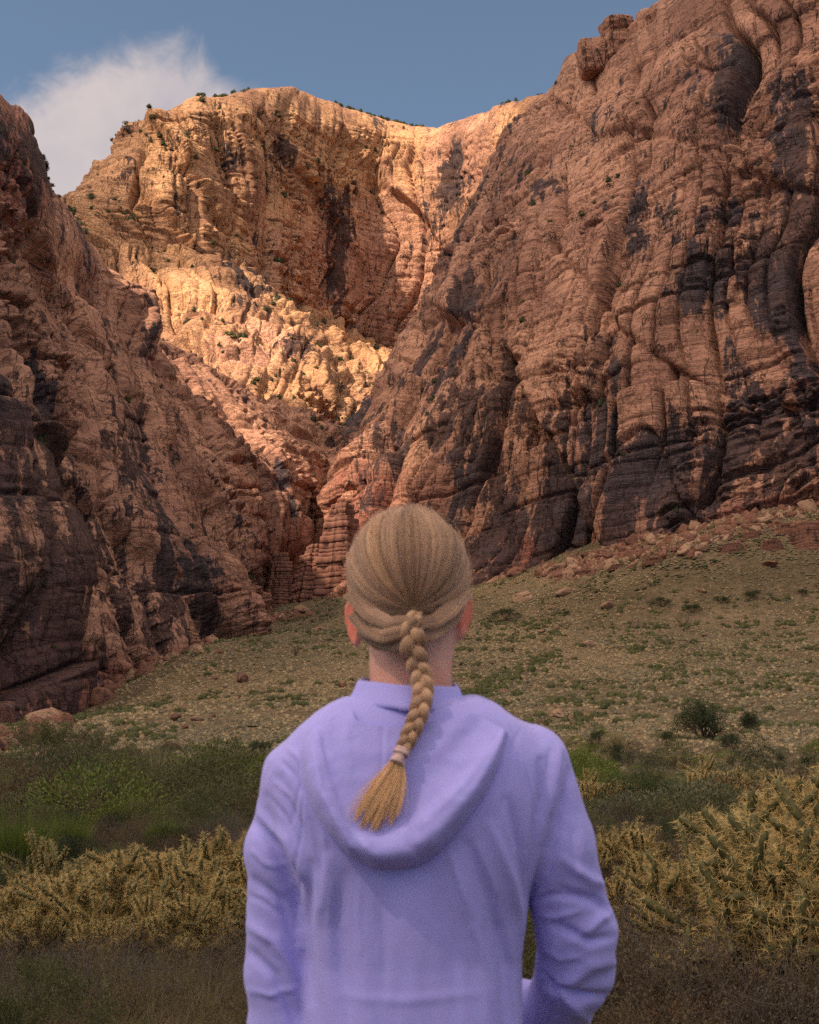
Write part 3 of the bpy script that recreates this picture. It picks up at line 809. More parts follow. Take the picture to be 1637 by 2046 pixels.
def body_sdf(P):
    d = ellip(P, HC + (0, 0, 0.0), (0.078, 0.097, 0.090))
    d = smin(d, ellip(P, HC + (0, 0.035, -0.055), (0.058, 0.062, 0.075)), 0.03)
    d = smin(d, ellip(P, HC + (0, 0.062, -0.105), (0.030, 0.030, 0.026)), 0.03)       # chin
    d = smin(d, capsule(P, HC + (0, 0.090, -0.010), HC + (0, 0.112, -0.050), 0.007, 0.012), 0.012)   # nose
    for s in (-1, 1):
        d = smin(d, ellip(P, HC + (s * 0.032, 0.080, -0.045), (0.022, 0.018, 0.02)), 0.02)  # cheeks
        d = np.maximum(d, -ellip(P, HC + (s * 0.032, 0.103, -0.012), (0.016, 0.012, 0.010)))  # eye sockets
        d = smin(d, ellip(P, HC + (s * 0.031, 0.084, -0.013), (0.013, 0.012, 0.010)), 0.003)   # eyes
        d = smin(d, ear_sdf(P, s), 0.006)
    d = smin(d, ellip(P, HC + (0, 0.096, -0.073), (0.024, 0.010, 0.005)), 0.004)        # lips
    d = smin(d, ellip(P, HC + (0, 0.094, -0.082), (0.020, 0.010, 0.006)), 0.004)
    nb = np.array((w_(822, 1380)[0], 1.785, w_(822, 1420)[2]))
    d = smin(d, capsule(P, HC + (0.006, -0.008, -0.045), nb, 0.050, 0.057), 0.03)
    return d
V, Fc = surface_nets(body_sdf, (-0.14, 1.67, 1.36), (0.15, 1.94, 1.70), 0.0042)
V = relax(V, Fc, 1, 0.4)
me = mesh('body', V, Fc)
fl = np.zeros(len(V))
for s in (-1, 1):
    dd = np.linalg.norm((V - EARC[s]) * (1.0, 0.8, 0.75), axis=1); fl = np.maximum(fl, (1 - smooth(0.016, 0.032, dd)) * (np.abs(V[:, 0] - HC[0]) > 0.068) * 0.95)  # ears coloured red for light shining through them
fl = np.maximum(fl, 0.25 * np.exp(-((V[:, 2] - 1.44) / 0.03) ** 2))
attr(me, 'flush_backlight', fl)
body = wpart('body', me, M['skin'])
for s in (-1, 1):
    palm, up, fg, th = hand_chains(s)
    def hsdf(P, palm=palm, up=up, fg=fg, th=th):
        d = None
        for o in (-0.026, -0.009, 0.009, 0.026):
            c = capsule(P, palm[0] + up * o * 0.6, palm[1] + up * o, 0.015, 0.0125); d = c if d is None else smin(d, c, 0.012)
        for f in fg: d = smin(d, chain(P, f, (0.0095, 0.0092, 0.0085, 0.0078, 0.007), 0.003), 0.003)
        return smin(d, chain(P, th, (0.013, 0.0105, 0.0085), 0.004), 0.005)
    c0 = palm[0]
    V, Fc = surface_nets(hsdf, c0 - 0.19, c0 + 0.19, 0.0045)
    me = mesh('hand', V, Fc); attr(me, 'flush_backlight', np.zeros(len(V)))
    wpart('hand', me, M['skin'])

# --- jacket
def pxz(px, py, y): p = w_(px, py); return np.array((p[0], y, p[2]))
zs_ = np.array([0.84, 0.90, 1.00, 1.08, 1.15, 1.22, 1.29, 1.34, 1.385, 1.42, 1.45])
hw_ = np.array([0.164, 0.153, 0.143, 0.142, 0.153, 0.167, 0.172, 0.160, 0.120, 0.078, 0.066])
dp_ = np.array([0.125, 0.120, 0.105, 0.105, 0.112, 0.118, 0.118, 0.110, 0.092, 0.072, 0.064])
cx__ = np.array([0.012, 0.010, 0.006, 0.005, 0.004, 0.004, 0.004, 0.004, 0.003, 0.001, 0.001])
cy__ = np.array([1.80, 1.80, 1.80, 1.80, 1.80, 1.80, 1.797, 1.795, 1.79, 1.785, 1.785])
SHL, SHR = pxz(594, 1554, 1.795), pxz(1066, 1530, 1.795)
ELL, ELR = pxz(556, 1965, 1.83), pxz(1166, 1875, 1.83)
def jacket_sdf(P):
    z = P[..., 2]
    hw = np.interp(z, zs_, hw_); dp = np.interp(z, zs_, dp_); cx = np.interp(z, zs_, cx__); cy = np.interp(z, zs_, cy__)
    x = (P[..., 0] - cx) / hw; y = (P[..., 1] - cy) / dp
    k = (np.abs(x) ** 2.3 + np.abs(y) ** 2.3) ** (1 / 2.3)
    d = (k - 1) * np.minimum(hw, dp) * 0.9
    d = np.maximum(d, np.maximum(z - 1.410, 0.86 - z))
    nk = pxz(818, 1466, 1.79)
    d = smin(d, chain(P, [nk - (0.03, 0, 0), pxz(680, 1472, 1.795), SHL], [0.043, 0.036, 0.046], 0.02), 0.04)
    d = smin(d, chain(P, [nk + (0.03, 0, 0), pxz(950, 1478, 1.795), SHR], [0.045, 0.040, 0.052], 0.02), 0.04)
    d = smin(d, ellip(P, pxz(700, 1600, 1.745), (0.085, 0.055, 0.12)), 0.05)       # shoulder blades
    d = smin(d, ellip(P, pxz(945, 1600, 1.745), (0.085, 0.055, 0.12)), 0.05)
    aL = chain(P, [SHL, pxz(560, 1700, 1.805), ELL, pxz(560, 2080, 1.84), pxz(640, 2090, 1.95), (0.035 * -1, 2.075, 0.985)], [0.047, 0.048, 0.048, 0.048, 0.043, 0.036], 0.015)
    aR = chain(P, [SHR, pxz(1112, 1690, 1.80), ELR, pxz(1168, 1962, 1.86), pxz(1135, 2085, 1.94), (0.055, 2.075, 0.985)], [0.0545, 0.053, 0.0515, 0.051, 0.046, 0.036], 0.015)
    d = smin(d, aL, 0.010); d = smin(d, aR, 0.003)
    return d
V, Fc = surface_nets(jacket_sdf, (-0.27, 1.64, 0.85), (0.33, 2.13, 1.475), 0.0033)
V = relax(V, Fc, 6, 0.5)
NJ = vnorm(V, Fc)
px, py = to_px(V)
def polydist(px, py, pts):
    best = np.full(len(px), 1e9); tt = np.zeros(len(px)); tot = 0; segs = []
    for a, b in zip(pts[:-1], pts[1:]):
        L = math.hypot(b[0] - a[0], b[1] - a[1]); segs.append((a, b, L, tot)); tot += L
    sgn = np.zeros(len(px))
    for a, b, L, s0 in segs:
        ux, uy = (b[0] - a[0]) / L, (b[1] - a[1]) / L
        t = np.clip((px - a[0]) * ux + (py - a[1]) * uy, 0, L)
        dx, dy = px - (a[0] + t * ux), py - (a[1] + t * uy)
        dd = np.hypot(dx, dy); k = dd < best
        best[k] = dd[k]; tt[k] = ((s0 + t) / tot)[k]; sgn[k] = np.sign(ux * dy - uy * dx)[k]
    return best, tt, sgn
# (points, half width px, height mm; negative = groove)
folds = [
 ([(505,1640),(545,1690),(585,1770),(598,1850)], 15, -9), ([(520,1630),(570,1680),(600,1750)], 12, 6),
 ([(560,1560),(590,1640),(625,1740)], 16, -5), ([(600,1480),(600,1560),(575,1650)], 5, -2.5),
 ([(510,1760),(560,1800),(592,1880)], 14, -6), ([(500,1850),(550,1880),(590,1950)], 14, 6), ([(498,1900),(550,1950),(592,2046)], 13, -6),
 ([(655,1720),(640,1820),(655,1960),(665,2060)], 20, 6), ([(690,1750),(672,1850),(690,1980),(700,2080)], 18, -5),
 ([(620,1730),(612,1850),(622,2000)], 14, -6), ([(735,1780),(728,1900),(740,2060)], 24, 3),
 ([(935,1690),(985,1800),(1010,1930),(1015,2060)], 16, -6), ([(905,1720),(950,1840),(975,1980),(980,2070)], 20, 5),
 ([(980,1650),(1025,1760),(1045,1860)], 13, 5), ([(870,1760),(900,1880),(915,2040)], 24, -3.5),
 ([(1015,1600),(1042,1700),(1052,1800)], 12, -6), ([(1085,1520),(1086,1600),(1072,1690),(1060,1790)], 12, -8), 
 ([(1120,1500),(1105,1580),(1088,1680)], 13, 6), ([(1142,1540),(1120,1620),(1095,1740)], 12, -5),
 ([(1215,1770),(1180,1760),(1130,1720)], 13, 6), ([(1236,1835),(1190,1800),(1120,1780)], 14, -7), ([(1238,1820),(1200,1835),(1150,1880)], 13, 6),
 ([(1225,1872),(1180,1880),(1110,1850)], 12, -7), ([(1240,1920),(1180,1930),(1110,1985)], 17, 7), ([(1222,1990),(1160,1990),(1090,1965)], 13, -9),
 ([(1110,1960),(1140,2000),(1180,2046)], 12, 6), ([(1150,1600),(1165,1700),(1150,1800)], 18, 3.5),
 ([(1040,1460),(1020,1500),(1013,1560),(1000,1640)], 5, -2), ([(640,1500),(625,1560),(640,1640)], 10, 3),
 ([(830,1770),(820,1900),(830,2060)], 40, 3),
 ([(602,1478),(596,1540),(604,1600),(596,1660),(590,1760),(592,1900)], 3.5, -2.4), ([(608,1478),(603,1540),(611,1600),(604,1660)], 5, 1.2),
 ([(1022,1458),(1050,1520),(1068,1600),(1066,1700),(1058,1800)], 3.5, -2.4),
 ([(545,1560),(575,1590),(598,1640)], 6, 2.5), ([(535,1590),(565,1630),(590,1690)], 6, -3), ([(560,1520),(585,1545),(600,1580)], 6, -2.5), ([(575,1495),(592,1510),(604,1530)], 6, 2.5),
 ([(612,1560),(640,1620),(650,1690)], 7, 3), ([(620,1640),(640,1720),(642,1800)], 8, -3.5), ([(665,1760),(660,1850),(668,1930)], 8, 3),
 ([(900,1700),(925,1790),(940,1870)], 7, 3), ([(955,1690),(990,1780),(1005,1850)], 7, 3), ([(1000,1850),(1025,1940),(1035,2040)], 8, -4), ([(945,1850),(985,1960),(1000,2046)], 9, 3.5),
 ([(1100,1500),(1096,1560),(1085,1630)], 6, -3), ([(1128,1530),(1118,1600),(1100,1670)], 6, 3), ([(1070,1800),(1100,1790),(1150,1795)], 8, -4), ([(1075,1830),(1110,1835),(1160,1820)], 8, 3.5),
 ([(1195,1740),(1215,1760),(1232,1800)], 6, -3), ([(1090,1900),(1120,1920),(1160,1915)], 8, 3), ([(1080,1940),(1105,1970),(1140,1975)], 7, -5),
 ([(505,1700),(530,1725),(560,1735)], 7, 3), ([(498,1790),(525,1800),(560,1830)], 7, -3), ([(500,1980),(540,1990),(590,1975)], 8, 3),
 ([(720,1760),(716,1830),(722,1900)], 8, 2), ([(760,1790),(770,1900),(765,2000)], 12, -2), ([(680,1990),(800,2000),(960,1985)], 14, 1.5),
]
back = NJ[:, 1] < 0.35
wz = np.clip((-0.02 - NJ[:, 1]) / 0.45, 0, 1)
dd_ = np.zeros(len(V))
for pts, wd, hmm in folds:
    d, t, _ = polydist(px, py, pts)
    env = np.clip(np.sin(np.pi * np.clip(0.06 + 0.88 * t, 0, 1)), 0, 1) ** 0.6
    dd_ += hmm * (0.00115 if wd > 9 else 0.001) * np.exp(-(d / (wd * 0.8)) ** 2) * env
Pn = V * (1, 1, 1)
hp_ = np.array([(700,1400),(655,1432),(612,1462),(600,1500),(604,1560),(622,1615),(655,1668),(695,1712),(742,1738),(792,1741),(842,1732),(885,1700),(932,1645),(972,1588),(1000,1528),(1016,1466),(960,1440),(930,1400)], float)
ins_ = np.zeros(len(px), bool)
for a_, b_ in zip(hp_, np.roll(hp_, -1, 0)):
    c_ = ((a_[1] > py) != (b_[1] > py)) & (px < (b_[0] - a_[0]) * (py - a_[1]) / (b_[1] - a_[1] + 1e-9) + a_[0]); ins_ ^= c_
hd_, _, _ = polydist(px, py, [tuple(q) for q in hp_] + [tuple(hp_[0])])
hm_ = np.where(ins_, 0.0, np.clip(hd_ / 10, 0, 1)); hm_ = np.where(NJ[:, 1] < 0.3, hm_, 1.0)
dd_ = dd_ * wz * hm_
arm = smooth(0.150, 0.185, np.abs(V[:, 0] - 0.004))
dd_ += hm_ * 0.0022 * fbm(Pn, (0.05, 0.08, 0.16), 3, 31) + 0.0018 * arm * fbm(Pn + 0.5 * Pn[:, [2, 0, 1]] * 0.3, (0.06, 0.06, 0.045), 3, 33)
bv0 = BVHTree.FromPolygons([tuple(v) for v in V], [tuple(int(i) for i in f) for f in Fc])
V = V + NJ * dd_[:, None]
meJ = mesh('jacket_shell', V, Fc)
jacket = wpart('jacket', meJ, M['jacket'])
bvJ = BVHTree.FromPolygons([tuple(v) for v in V], [tuple(int(i) for i in f) for f in Fc])
CAMP = Vector((0, 0, CAM_Z))
def on_back(px, py, off=0.0, bv=None):
    d = Vector(at(px, py, 1.0)) - CAMP; d.normalize()
    hit = (bv or bvJ).ray_cast(CAMP, d)
    p = hit[0] if hit[0] is not None else None
    if p is None: p = CAMP + d * 1.78
    return np.array(p - d * off)

def resample(pts, n):
    pts = np.array(pts, float); L = np.concatenate([[0], np.cumsum(np.linalg.norm(np.diff(pts, axis=0), axis=1))]); t = np.linspace(0, L[-1], n)
    # Catmull-like smoothing
    r = np.stack([np.interp(t, L, pts[:, k]) for k in range(pts.shape[1])], 1)
    k = max(3, n // (len(pts) * 2)) | 1; ker = np.hanning(k + 2)[1:-1]; ker /= ker.sum()
    pad = np.pad(r, ((k // 2, k // 2), (0, 0)), mode='reflect', reflect_type='odd')
    return np.stack([np.convolve(pad[:, j], ker, mode='valid') for j in range(r.shape[1])], 1)

# hood hanging down the back
nt_ = 150
folds = None
Sx = resample([(700,1412),(712,1440),(760,1452),(820,1448),(880,1440),(925,1436),(945,1424)], nt_)
Lx = resample([(655,1437),(647,1480),(656,1540),(672,1590),(690,1635),(715,1660),(765,1668),(810,1648),(855,1612),(905,1568),(950,1524),(985,1482),(1000,1452)], nt_)
Ox = resample([(612,1462),(600,1500),(604,1560),(622,1615),(655,1668),(695,1712),(742,1738),(792,1741),(842,1732),(885,1700),(932,1645),(972,1588),(1000,1528),(1016,1466)], nt_)
tt = np.linspace(0, 1, nt_); bell = np.sin(np.pi * tt) ** 0.8
rows = []
for q in np.linspace(0, 1, 22):                                  # panel from the collar down to the lip
    pts = Sx * (1 - q) + Lx * q
    off = 0.012 - 0.003 * np.sin(np.pi * min(1, q * 1.15)) + (0.002 + 0.008 * bell) * q ** 4
    rows.append((pts, off))
for q in np.linspace(0.04, 1, 34):                               # the roll
    c = q; pts = Lx * (1 - c) + Ox * c
    prof = (0.86 + 0.55 * math.sin(math.pi * min(1, q * 0.9)) ) * (1 - q ** 8)
    off = 0.003 + (0.011 + 0.017 * bell) * prof
    rows.append((pts, off))
for q in (0.985, 0.95):
    pts = Lx * (1 - q) + Ox * q; rows.append((pts, np.full(nt_, -0.002)))
HV = []
for pts, off in rows:
    for i in range(nt_):
        HV.append(on_back(pts[i, 0], pts[i, 1], float(off[i] if hasattr(off, '__len__') else off), bv0))
HV = np.array(HV)
Hf = grid_faces(len(rows), nt_)
hpx, hpy = to_px(HV)
# smooth the base a little along the rows so jacket folds do not print through
G3 = HV.reshape(len(rows), nt_, 3)
for _ in range(9): G3[1:-1, 1:-1] = 0.5 * G3[1:-1, 1:-1] + 0.125 * (G3[:-2, 1:-1] + G3[2:, 1:-1] + G3[1:-1, :-2] + G3[1:-1, 2:])
HV = G3.reshape(-1, 3)
hf = np.zeros(len(HV))
for pts, wd, hmm in [
   ([(700,1665),(715,1700),(742,1735)], 9, -6), ([(725,1672),(735,1705),(760,1735)], 12, 3), ([(812,1650),(822,1690),(845,1728)], 6, -3), ([(845,1625),(855,1670),(872,1708)], 14, 3),
   ([(640,1450),(655,1520),(690,1620)], 5, -3), ([(765,1400),(764,1480),(762,1560),(764,1640)], 3, -1.6), ([(774,1400),(773,1480),(771,1560)], 5, 0.8),
   ([(990,1470),(930,1560),(850,1640)], 10, 3), ([(960,1440),(900,1520),(850,1575)], 16, -2), ([(940,1430),(880,1490),(830,1530)], 14, 1.8), ([(700,1430),(690,1480),(700,1540)], 10, 2),
   ([(900,1420),(870,1440),(850,1470)], 8, -3), ([(720,1500),(740,1510),(800,1500)], 14, 1.2), ([(1005,1500),(960,1590),(900,1665)], 9, -3), ([(628,1500),(640,1580),(690,1670)], 8, 3)]:
    d, t, _ = polydist(hpx, hpy, pts); hf += hmm * 0.001 * np.exp(-(d / wd) ** 2) * np.clip(np.sin(np.pi * (0.08 + 0.84 * t)), 0, 1) ** 0.6
hf += 0.0014 * fbm(HV, (0.04, 0.05, 0.025), 3, 61)
dirs = (HV - np.array(CAMP)); dirs /= np.linalg.norm(dirs, axis=1, keepdims=True)
HV = HV - dirs * hf[:, None]
me = mesh('hood', HV, Hf[:, ::-1])
hood = wpart('hood', me, M['jacket'], jacket); hood.matrix_parent_inverse = (woman.matrix_world @ jacket.matrix_parent_inverse).inverted() if False else Matrix()

# collar band standing round the neck
NC_ = 96; rows = []
def ring(cx, cy, z, rx, ry, tiltx=0.0, tilty=0.0):
    a = np.linspace(0, 2 * np.pi, NC_, endpoint=False)
    x = cx + rx * np.sin(a); y = cy - ry * np.cos(a)
    return np.stack([x, y, z + tiltx * (x - cx) + tilty * (y - cy)], 1)
ctop = w_(815, 1361, 1.72); cx0 = w_(816, 1380)[0]
zt = w_(816, 1360, 1.71)[2]; zb = w_(816, 1400, 1.70)[2]
rr_ = [(zb - 0.004, .0705, .078), (zb + 0.004, .0700, .078), (zt - 0.002, .0640, .071), (zt + 0.0015, .0640, .0715), (zt + 0.002, .0665, .0735), (zt - 0.002, .0700, .0755), ((zt + zb) / 2, .0745, .081), (zb + 0.003, .0800, .0880), (zb - 0.002, .0808, .0895), (zb - 0.0045, .0790, .0870), (zb - 0.003, .0735, .0800)]
for z, rx, ry in rr_: rows.append(ring(cx0, 1.785, z, rx, ry, -0.06, 0.10))
CVx = np.concatenate(rows); fcs = []
for r in range(len(rows) - 1):
    for i in range(NC_): j = (i + 1) % NC_; fcs.append((r * NC_ + i, r * NC_ + j, (r + 1) * NC_ + j, (r + 1) * NC_ + i))
CVx = CVx + fbm(CVx, 0.03, 2, 77)[:, None] * 0.0010
me = mesh('collar', CVx, np.array(fcs))
collar = wpart('collar', me, M['jacket'], jacket)

# trousers and shoes
def leg_sdf(P):
    d = ellip(P, (0.01, 1.80, 0.88), (0.168, 0.118, 0.13))
    for s in (-1, 1):
        d = smin(d, chain(P, [(0.01 + s * 0.085, 1.80, 0.85), (0.01 + s * 0.095, 1.805, 0.47), (0.01 + s * 0.10, 1.79, 0.09)], [0.085, 0.062, 0.042], 0.03), 0.03)
    return d
V, Fc = surface_nets(leg_sdf, (-0.2, 1.66, 0.03), (0.22, 1.95, 1.02), 0.010)
wpart('trousers', mesh('trousers', V, Fc), M['charcoal'])
for s in (-1, 1):
    def shoe(P, s=s):
        g = 0.01 + s * 0.10
        d = smin(ellip(P, (g, 1.80, 0.055), (0.045, 0.065, 0.06)), ellip(P, (g + s * 0.01, 1.90, 0.04), (0.047, 0.11, 0.045)), 0.03)
        return np.maximum(d, 0.012 - P[..., 2])
    V, Fc = surface_nets(shoe, (-0.2, 1.7, -0.01), (0.22, 2.06, 0.14), 0.008)
    V[:, 2] -= 0.012 - max(0.0, 0)
    wpart('shoe', mesh('shoe', V, Fc), M['shoe'])

# --- hair
HA, HB, HZ = 0.0865, 0.1045, 0.0955
def hair_r(d):
    "radius of the combed hair surface from the head centre in direction d (n,3)"
    c = np.where(d[:, 2] > 0, HZ, 0.108)
    return 1 / np.sqrt((d[:, 0] / HA) ** 2 + (d[:, 1] / HB) ** 2 + (d[:, 2] / c) ** 2)
rootP = w_(829, 1222, 1.70)
rd = rootP - HC; rd /= np.linalg.norm(rd)
e1 = np.cross(rd, (0, 0, 1.0)); e1 /= np.linalg.norm(e1); e2 = np.cross(e1, rd)     # e1: screen right or left, e2: up
if e1[0] < 0: e1 = -e1
def curves_object(name, pts, rad, tone, gold, mat, parent):
    n, k, _ = pts.shape
    hc = bpy.data.hair_curves.new(name)
    hc.add_curves([k] * n)
    hc.attributes['position'].data.foreach_set('vector', pts.astype(np.float32).ravel()) if 'position' in hc.attributes else hc.position_data.foreach_set('vector', pts.astype(np.float32).ravel())
    ra = hc.attributes.get('radius') or hc.attributes.new('radius', 'FLOAT', 'POINT')
    tp = np.clip(1.15 - np.linspace(0, 1, k) ** 3 * 0.9, 0.15, 1)
    ra.data.foreach_set('value', (np.ones((n, 1)) * rad * tp[None]).astype(np.float32).ravel())
    for nm, vals in (('tone', tone), ('gold', gold)):
        a = hc.attributes.new(nm, 'FLOAT', 'CURVE'); a.data.foreach_set('value', np.clip(vals, 0, 1).astype(np.float32))
    hc.materials.append(mat)
    o = bpy.data.objects.new(name, hc); COL.objects.link(o)
    o.parent = parent
    if parent is woman: o.matrix_parent_inverse = Matrix.Translation((-0.01, -1.80, 0))
    return o
rng = np.random.default_rng(5)
def comb(n, lift=0.0, spread=1.0):
    ph = rng.uniform(0, 2 * np.pi, n)                        # 0 = right, pi/2 = up
    up = np.sin(ph); rt = np.cos(ph)
    thm = np.where(up > 0, 1.15 + 1.25 * up, 1.15 + 0.62 * up)     # how far the hair reaches from the root (radians)
    thm = thm * (1 + rng.normal(0, 0.03, n))
    k = 26
    t = np.linspace(0, 1, k)[None, :] ** 0.85
    th = thm[:, None] * (1 - t)                               # from hairline to the root
    low = np.clip(-up, 0, 1)[:, None]
    # strands sag below the straight line on the sides
    sag = 0.30 * np.sin(np.pi * t) * np.abs(rt)[:, None] * np.clip(0.35 - up, -0.2, 1)[:, None] * np.sign(rt)[:, None] * -1
    swirl = 0.0 * np.sin(np.pi * t) * np.where(up > 0.2, 1, 0)[:, None]
    phh = ph[:, None] - sag * 0 + swirl * rt[:, None] * -1 + sag * np.sign(rt)[:, None] * 0
    phh = phh + np.where(up > 0, 1, 0)[:, None] * 0.42 * np.sin(2 * ph)[:, None] * np.clip(th / 1.5, 0, 1.2) ** 1.2
    phh = phh + 0.02 * rng.normal(size=(n, 1)) * spread
    side = np.cos(phh); upp = np.sin(phh)
    d = np.cos(th)[..., None] * rd + np.sin(th)[..., None] * (side[..., None] * e1 + upp[..., None] * e2)
    # sagging as a push downwards
    d = d + np.array((0, 0, -1.0)) * (0.22 * np.sin(np.pi * t) * np.abs(rt)[:, None] * np.clip(0.75 - up, 0, 1)[:, None] * 0.8)[..., None]
    d /= np.linalg.norm(d, axis=2, keepdims=True)
    r = hair_r(d.reshape(-1, 3)).reshape(n, k)
    Q = np.stack([np.cos(ph) * 3.0, np.sin(ph) * 3.0, ph * 0], 1)
    cl = fbm(Q, 0.55, 3, 201); cl2 = fbm(Q, 0.17, 2, 205)
    r = r + (0.0030 * cl + 0.0016 * cl2)[:, None] * np.sin(np.pi * np.clip(t, 0, 1)) ** 0.5
    # pulled tight into the root
    r = r - 0.006 * t ** 6
    r = r + lift + rng.normal(0, 0.0006, (n, 1)) * spread
    P = HC + d * r[..., None]
    return P, ph, cl, cl2
P, ph, cl, cl2 = comb(11000)
tone = 0.42 + 0.55 * cl + 0.5 * cl2 + rng.normal(0, 0.12, len(ph))
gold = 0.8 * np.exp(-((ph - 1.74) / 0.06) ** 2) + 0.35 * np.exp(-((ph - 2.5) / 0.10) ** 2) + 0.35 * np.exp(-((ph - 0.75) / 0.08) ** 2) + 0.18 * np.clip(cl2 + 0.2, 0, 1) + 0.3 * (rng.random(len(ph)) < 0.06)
hair = curves_object('hair', P, 0.00030, tone, gold, M['hair'], woman)
# cap of hair under the strands
ths = np.linspace(0, 1, 40); phs = np.linspace(0, 2 * np.pi, 121)
PH, TH = np.meshgrid(phs, ths); upc = np.sin(PH)
thm = np.where(upc > 0, 1.15 + 1.25 * upc, 1.15 + 0.62 * upc) * 0.985
d = np.cos(TH * thm)[..., None] * rd + np.sin(TH * thm)[..., None] * (np.cos(PH)[..., None] * e1 + np.sin(PH)[..., None] * e2)
d = d + np.array((0, 0, -1.0)) * (0.22 * np.sin(np.pi * TH) * np.abs(np.cos(PH)) * np.clip(0.75 - upc, 0, 1) * 0.8)[..., None]
d /= np.linalg.norm(d, axis=2, keepdims=True); d = d.reshape(-1, 3)
me = mesh('hair_base', HC + d * (hair_r(d) - 0.0045)[:, None], grid_faces(40, 121))
attr(me, 'tone', np.full(len(d), 0.05)); attr(me, 'gold', np.zeros(len(d)))
cap = wpart('hair_base', me, M['hair'], None)
# loose hairs standing off the crown and over the nape
P, ph, cl, cl2 = comb(900, 0.0026, 3.5)
nz_ = rng.normal(0, 1, (900, 1, 3)) * (np.sin(np.linspace(0, np.pi, 26)) ** 2)[None, :, None] * 0.004
curves_object('stray_hair', P + np.abs(nz_) * np.array((1, -0.3, 1)) * np.where(rng.random((900, 1, 1)) < 0.5, -1, 1) * np.array((1, 1, 0)) + np.abs(nz_) * np.array((0, 0, 1)), 0.00015, np.full(900, 0.6), np.full(900, 0.12), M['hair'], woman)
n = 900                                                        # short fine hair at the nape
a_ = rng.uniform(-1.15, 1.15, n); st = np.stack([HC[0] + 0.006 + a_ * 0.047, np.full(n, 1.80), 1.515 - 0.006 * rng.random(n) - 0.012 * (1 - a_ ** 2)], 1)
bvB = BVHTree.FromPolygons([tuple(v.co) for v in body.data.vertices], [tuple(p.vertices) for p in body.data.polygons])
cur = []
for i in range(n):
    q = []
    for k in range(8):
        x = st[i, 0] + (rootP[0] - st[i, 0]) * (k / 7) * 0.55 ; z = st[i, 2] + (k / 7) * rng.uniform(0.018, 0.03)
        h = bvB.ray_cast(Vector((x, 1.5, z)), Vector((0, 1, 0)))
        q.append((x, (h[0].y if h[0] else 1.74) - 0.0008 - 0.002 * (k / 7), z))
    cur.append(q)
curves_object('nape_hair', np.array(cur)[:, ::-1], 0.00022, rng.uniform(0.05, 0.45, n), rng.uniform(0, 0.1, n), M['hair'], woman)

# --- braid
bp = [(830,1226,0.009,1.712),(828,1240,0.0125,1.704),(825,1264,0.0175,1.694),(825,1294,0.0180,1.695),(832,1322,0.0160,1.700),(841,1345,0.0142,1.698),(846,1385,0.0138,1.682),(839,1420,0.0132,1.672),(827,1452,0.0125,1.668),(813,1482,0.0112,1.663),(801,1508,0.0086,1.657)]
bpw = []
for (px_, py_, wd, yy) in bp:
    q = w_(px_, py_, yy)
    h = bvJ.ray_cast(CAMP, (Vector(q) - CAMP).normalized())
    if h[0] is not None and h[0].y - 0.012 < yy: q = w_(px_, py_, h[0].y - 0.012)
    bpw.append((*q, wd))
bc = resample(bpw, 260)
Lb = np.concatenate([[0], np.cumsum(np.linalg.norm(np.diff(bc[:, :3], axis=0), axis=1))])
phi = 2 * np.pi * np.cumsum(np.concatenate([[0], np.diff(Lb)]) / (0.0055 + 3.9 * bc[:, 3] ** 1.0))
tan = np.gradient(bc[:, :3], axis=0); tan /= np.linalg.norm(tan, axis=1, keepdims=True)
back_ = np.array((0, -1.0, 0)); lat = np.cross(tan, back_); lat /= np.linalg.norm(lat, axis=1, keepdims=True); dep = np.cross(lat, tan)
dep = np.where((dep[:, 1] > 0)[:, None], -dep, dep)
bun = []; btone = []; bgold = []
braid = None
for s in range(3):
    f = phi + 2 * np.pi * s / 3
    A_ = bc[:, 3] * 0.56; B_ = bc[:, 3] * 0.34
    cen = bc[:, :3] + lat * (A_ * np.sin(f))[:, None] + dep * (B_ * np.sin(2 * f))[:, None]
    tn = np.gradient(cen, axis=0); tn /= np.linalg.norm(tn, axis=1, keepdims=True)
    s1 = np.cross(tn, dep); s1 /= np.linalg.norm(s1, axis=1, keepdims=True); s2 = np.cross(tn, s1)
    rad_ = bc[:, 3] * 0.46
    a = np.linspace(0, 2 * np.pi, 14, endpoint=False)
    tube = cen[:, None] + (np.cos(a)[None, :, None] * s1[:, None] * 1.0 + np.sin(a)[None, :, None] * s2[:, None] * 0.85) * (rad_ * 0.9)[:, None, None]
    nn_ = len(cen); fcs = [(r * 14 + i, r * 14 + (i + 1) % 14, (r + 1) * 14 + (i + 1) % 14, (r + 1) * 14 + i) for r in range(nn_ - 1) for i in range(14)]
    me = mesh('braid_strand', tube.reshape(-1, 3), np.array(fcs)); attr(me, 'tone', np.full(nn_ * 14, 0.12)); attr(me, 'gold', np.zeros(nn_ * 14))
    o = wpart('braid_strand', me, M['hair'], hair if False else None)
    nh = 420
    aa = rng.uniform(0, 2 * np.pi, nh); rr = np.sqrt(rng.uniform(0.72, 1.1, nh))
    tw = 0.5 * np.linspace(0, 6, nn_)
    ca = np.cos(aa[:, None] + tw[None]); sa = np.sin(aa[:, None] + tw[None])
    H = cen[None] + (ca[..., None] * s1[None] + 0.88 * sa[..., None] * s2[None]) * (rad_[None] * rr[:, None])[..., None]
    bun.append(H[:, ::2]); btone.append(rng.normal(0.62, 0.2, nh)); bgold.append(np.clip(rng.normal(0.25, 0.2, nh), 0, 1))
curves_object('braid_hair', np.concatenate(bun), 0.00026, np.concatenate(btone), np.concatenate(bgold), M['hair'], woman)
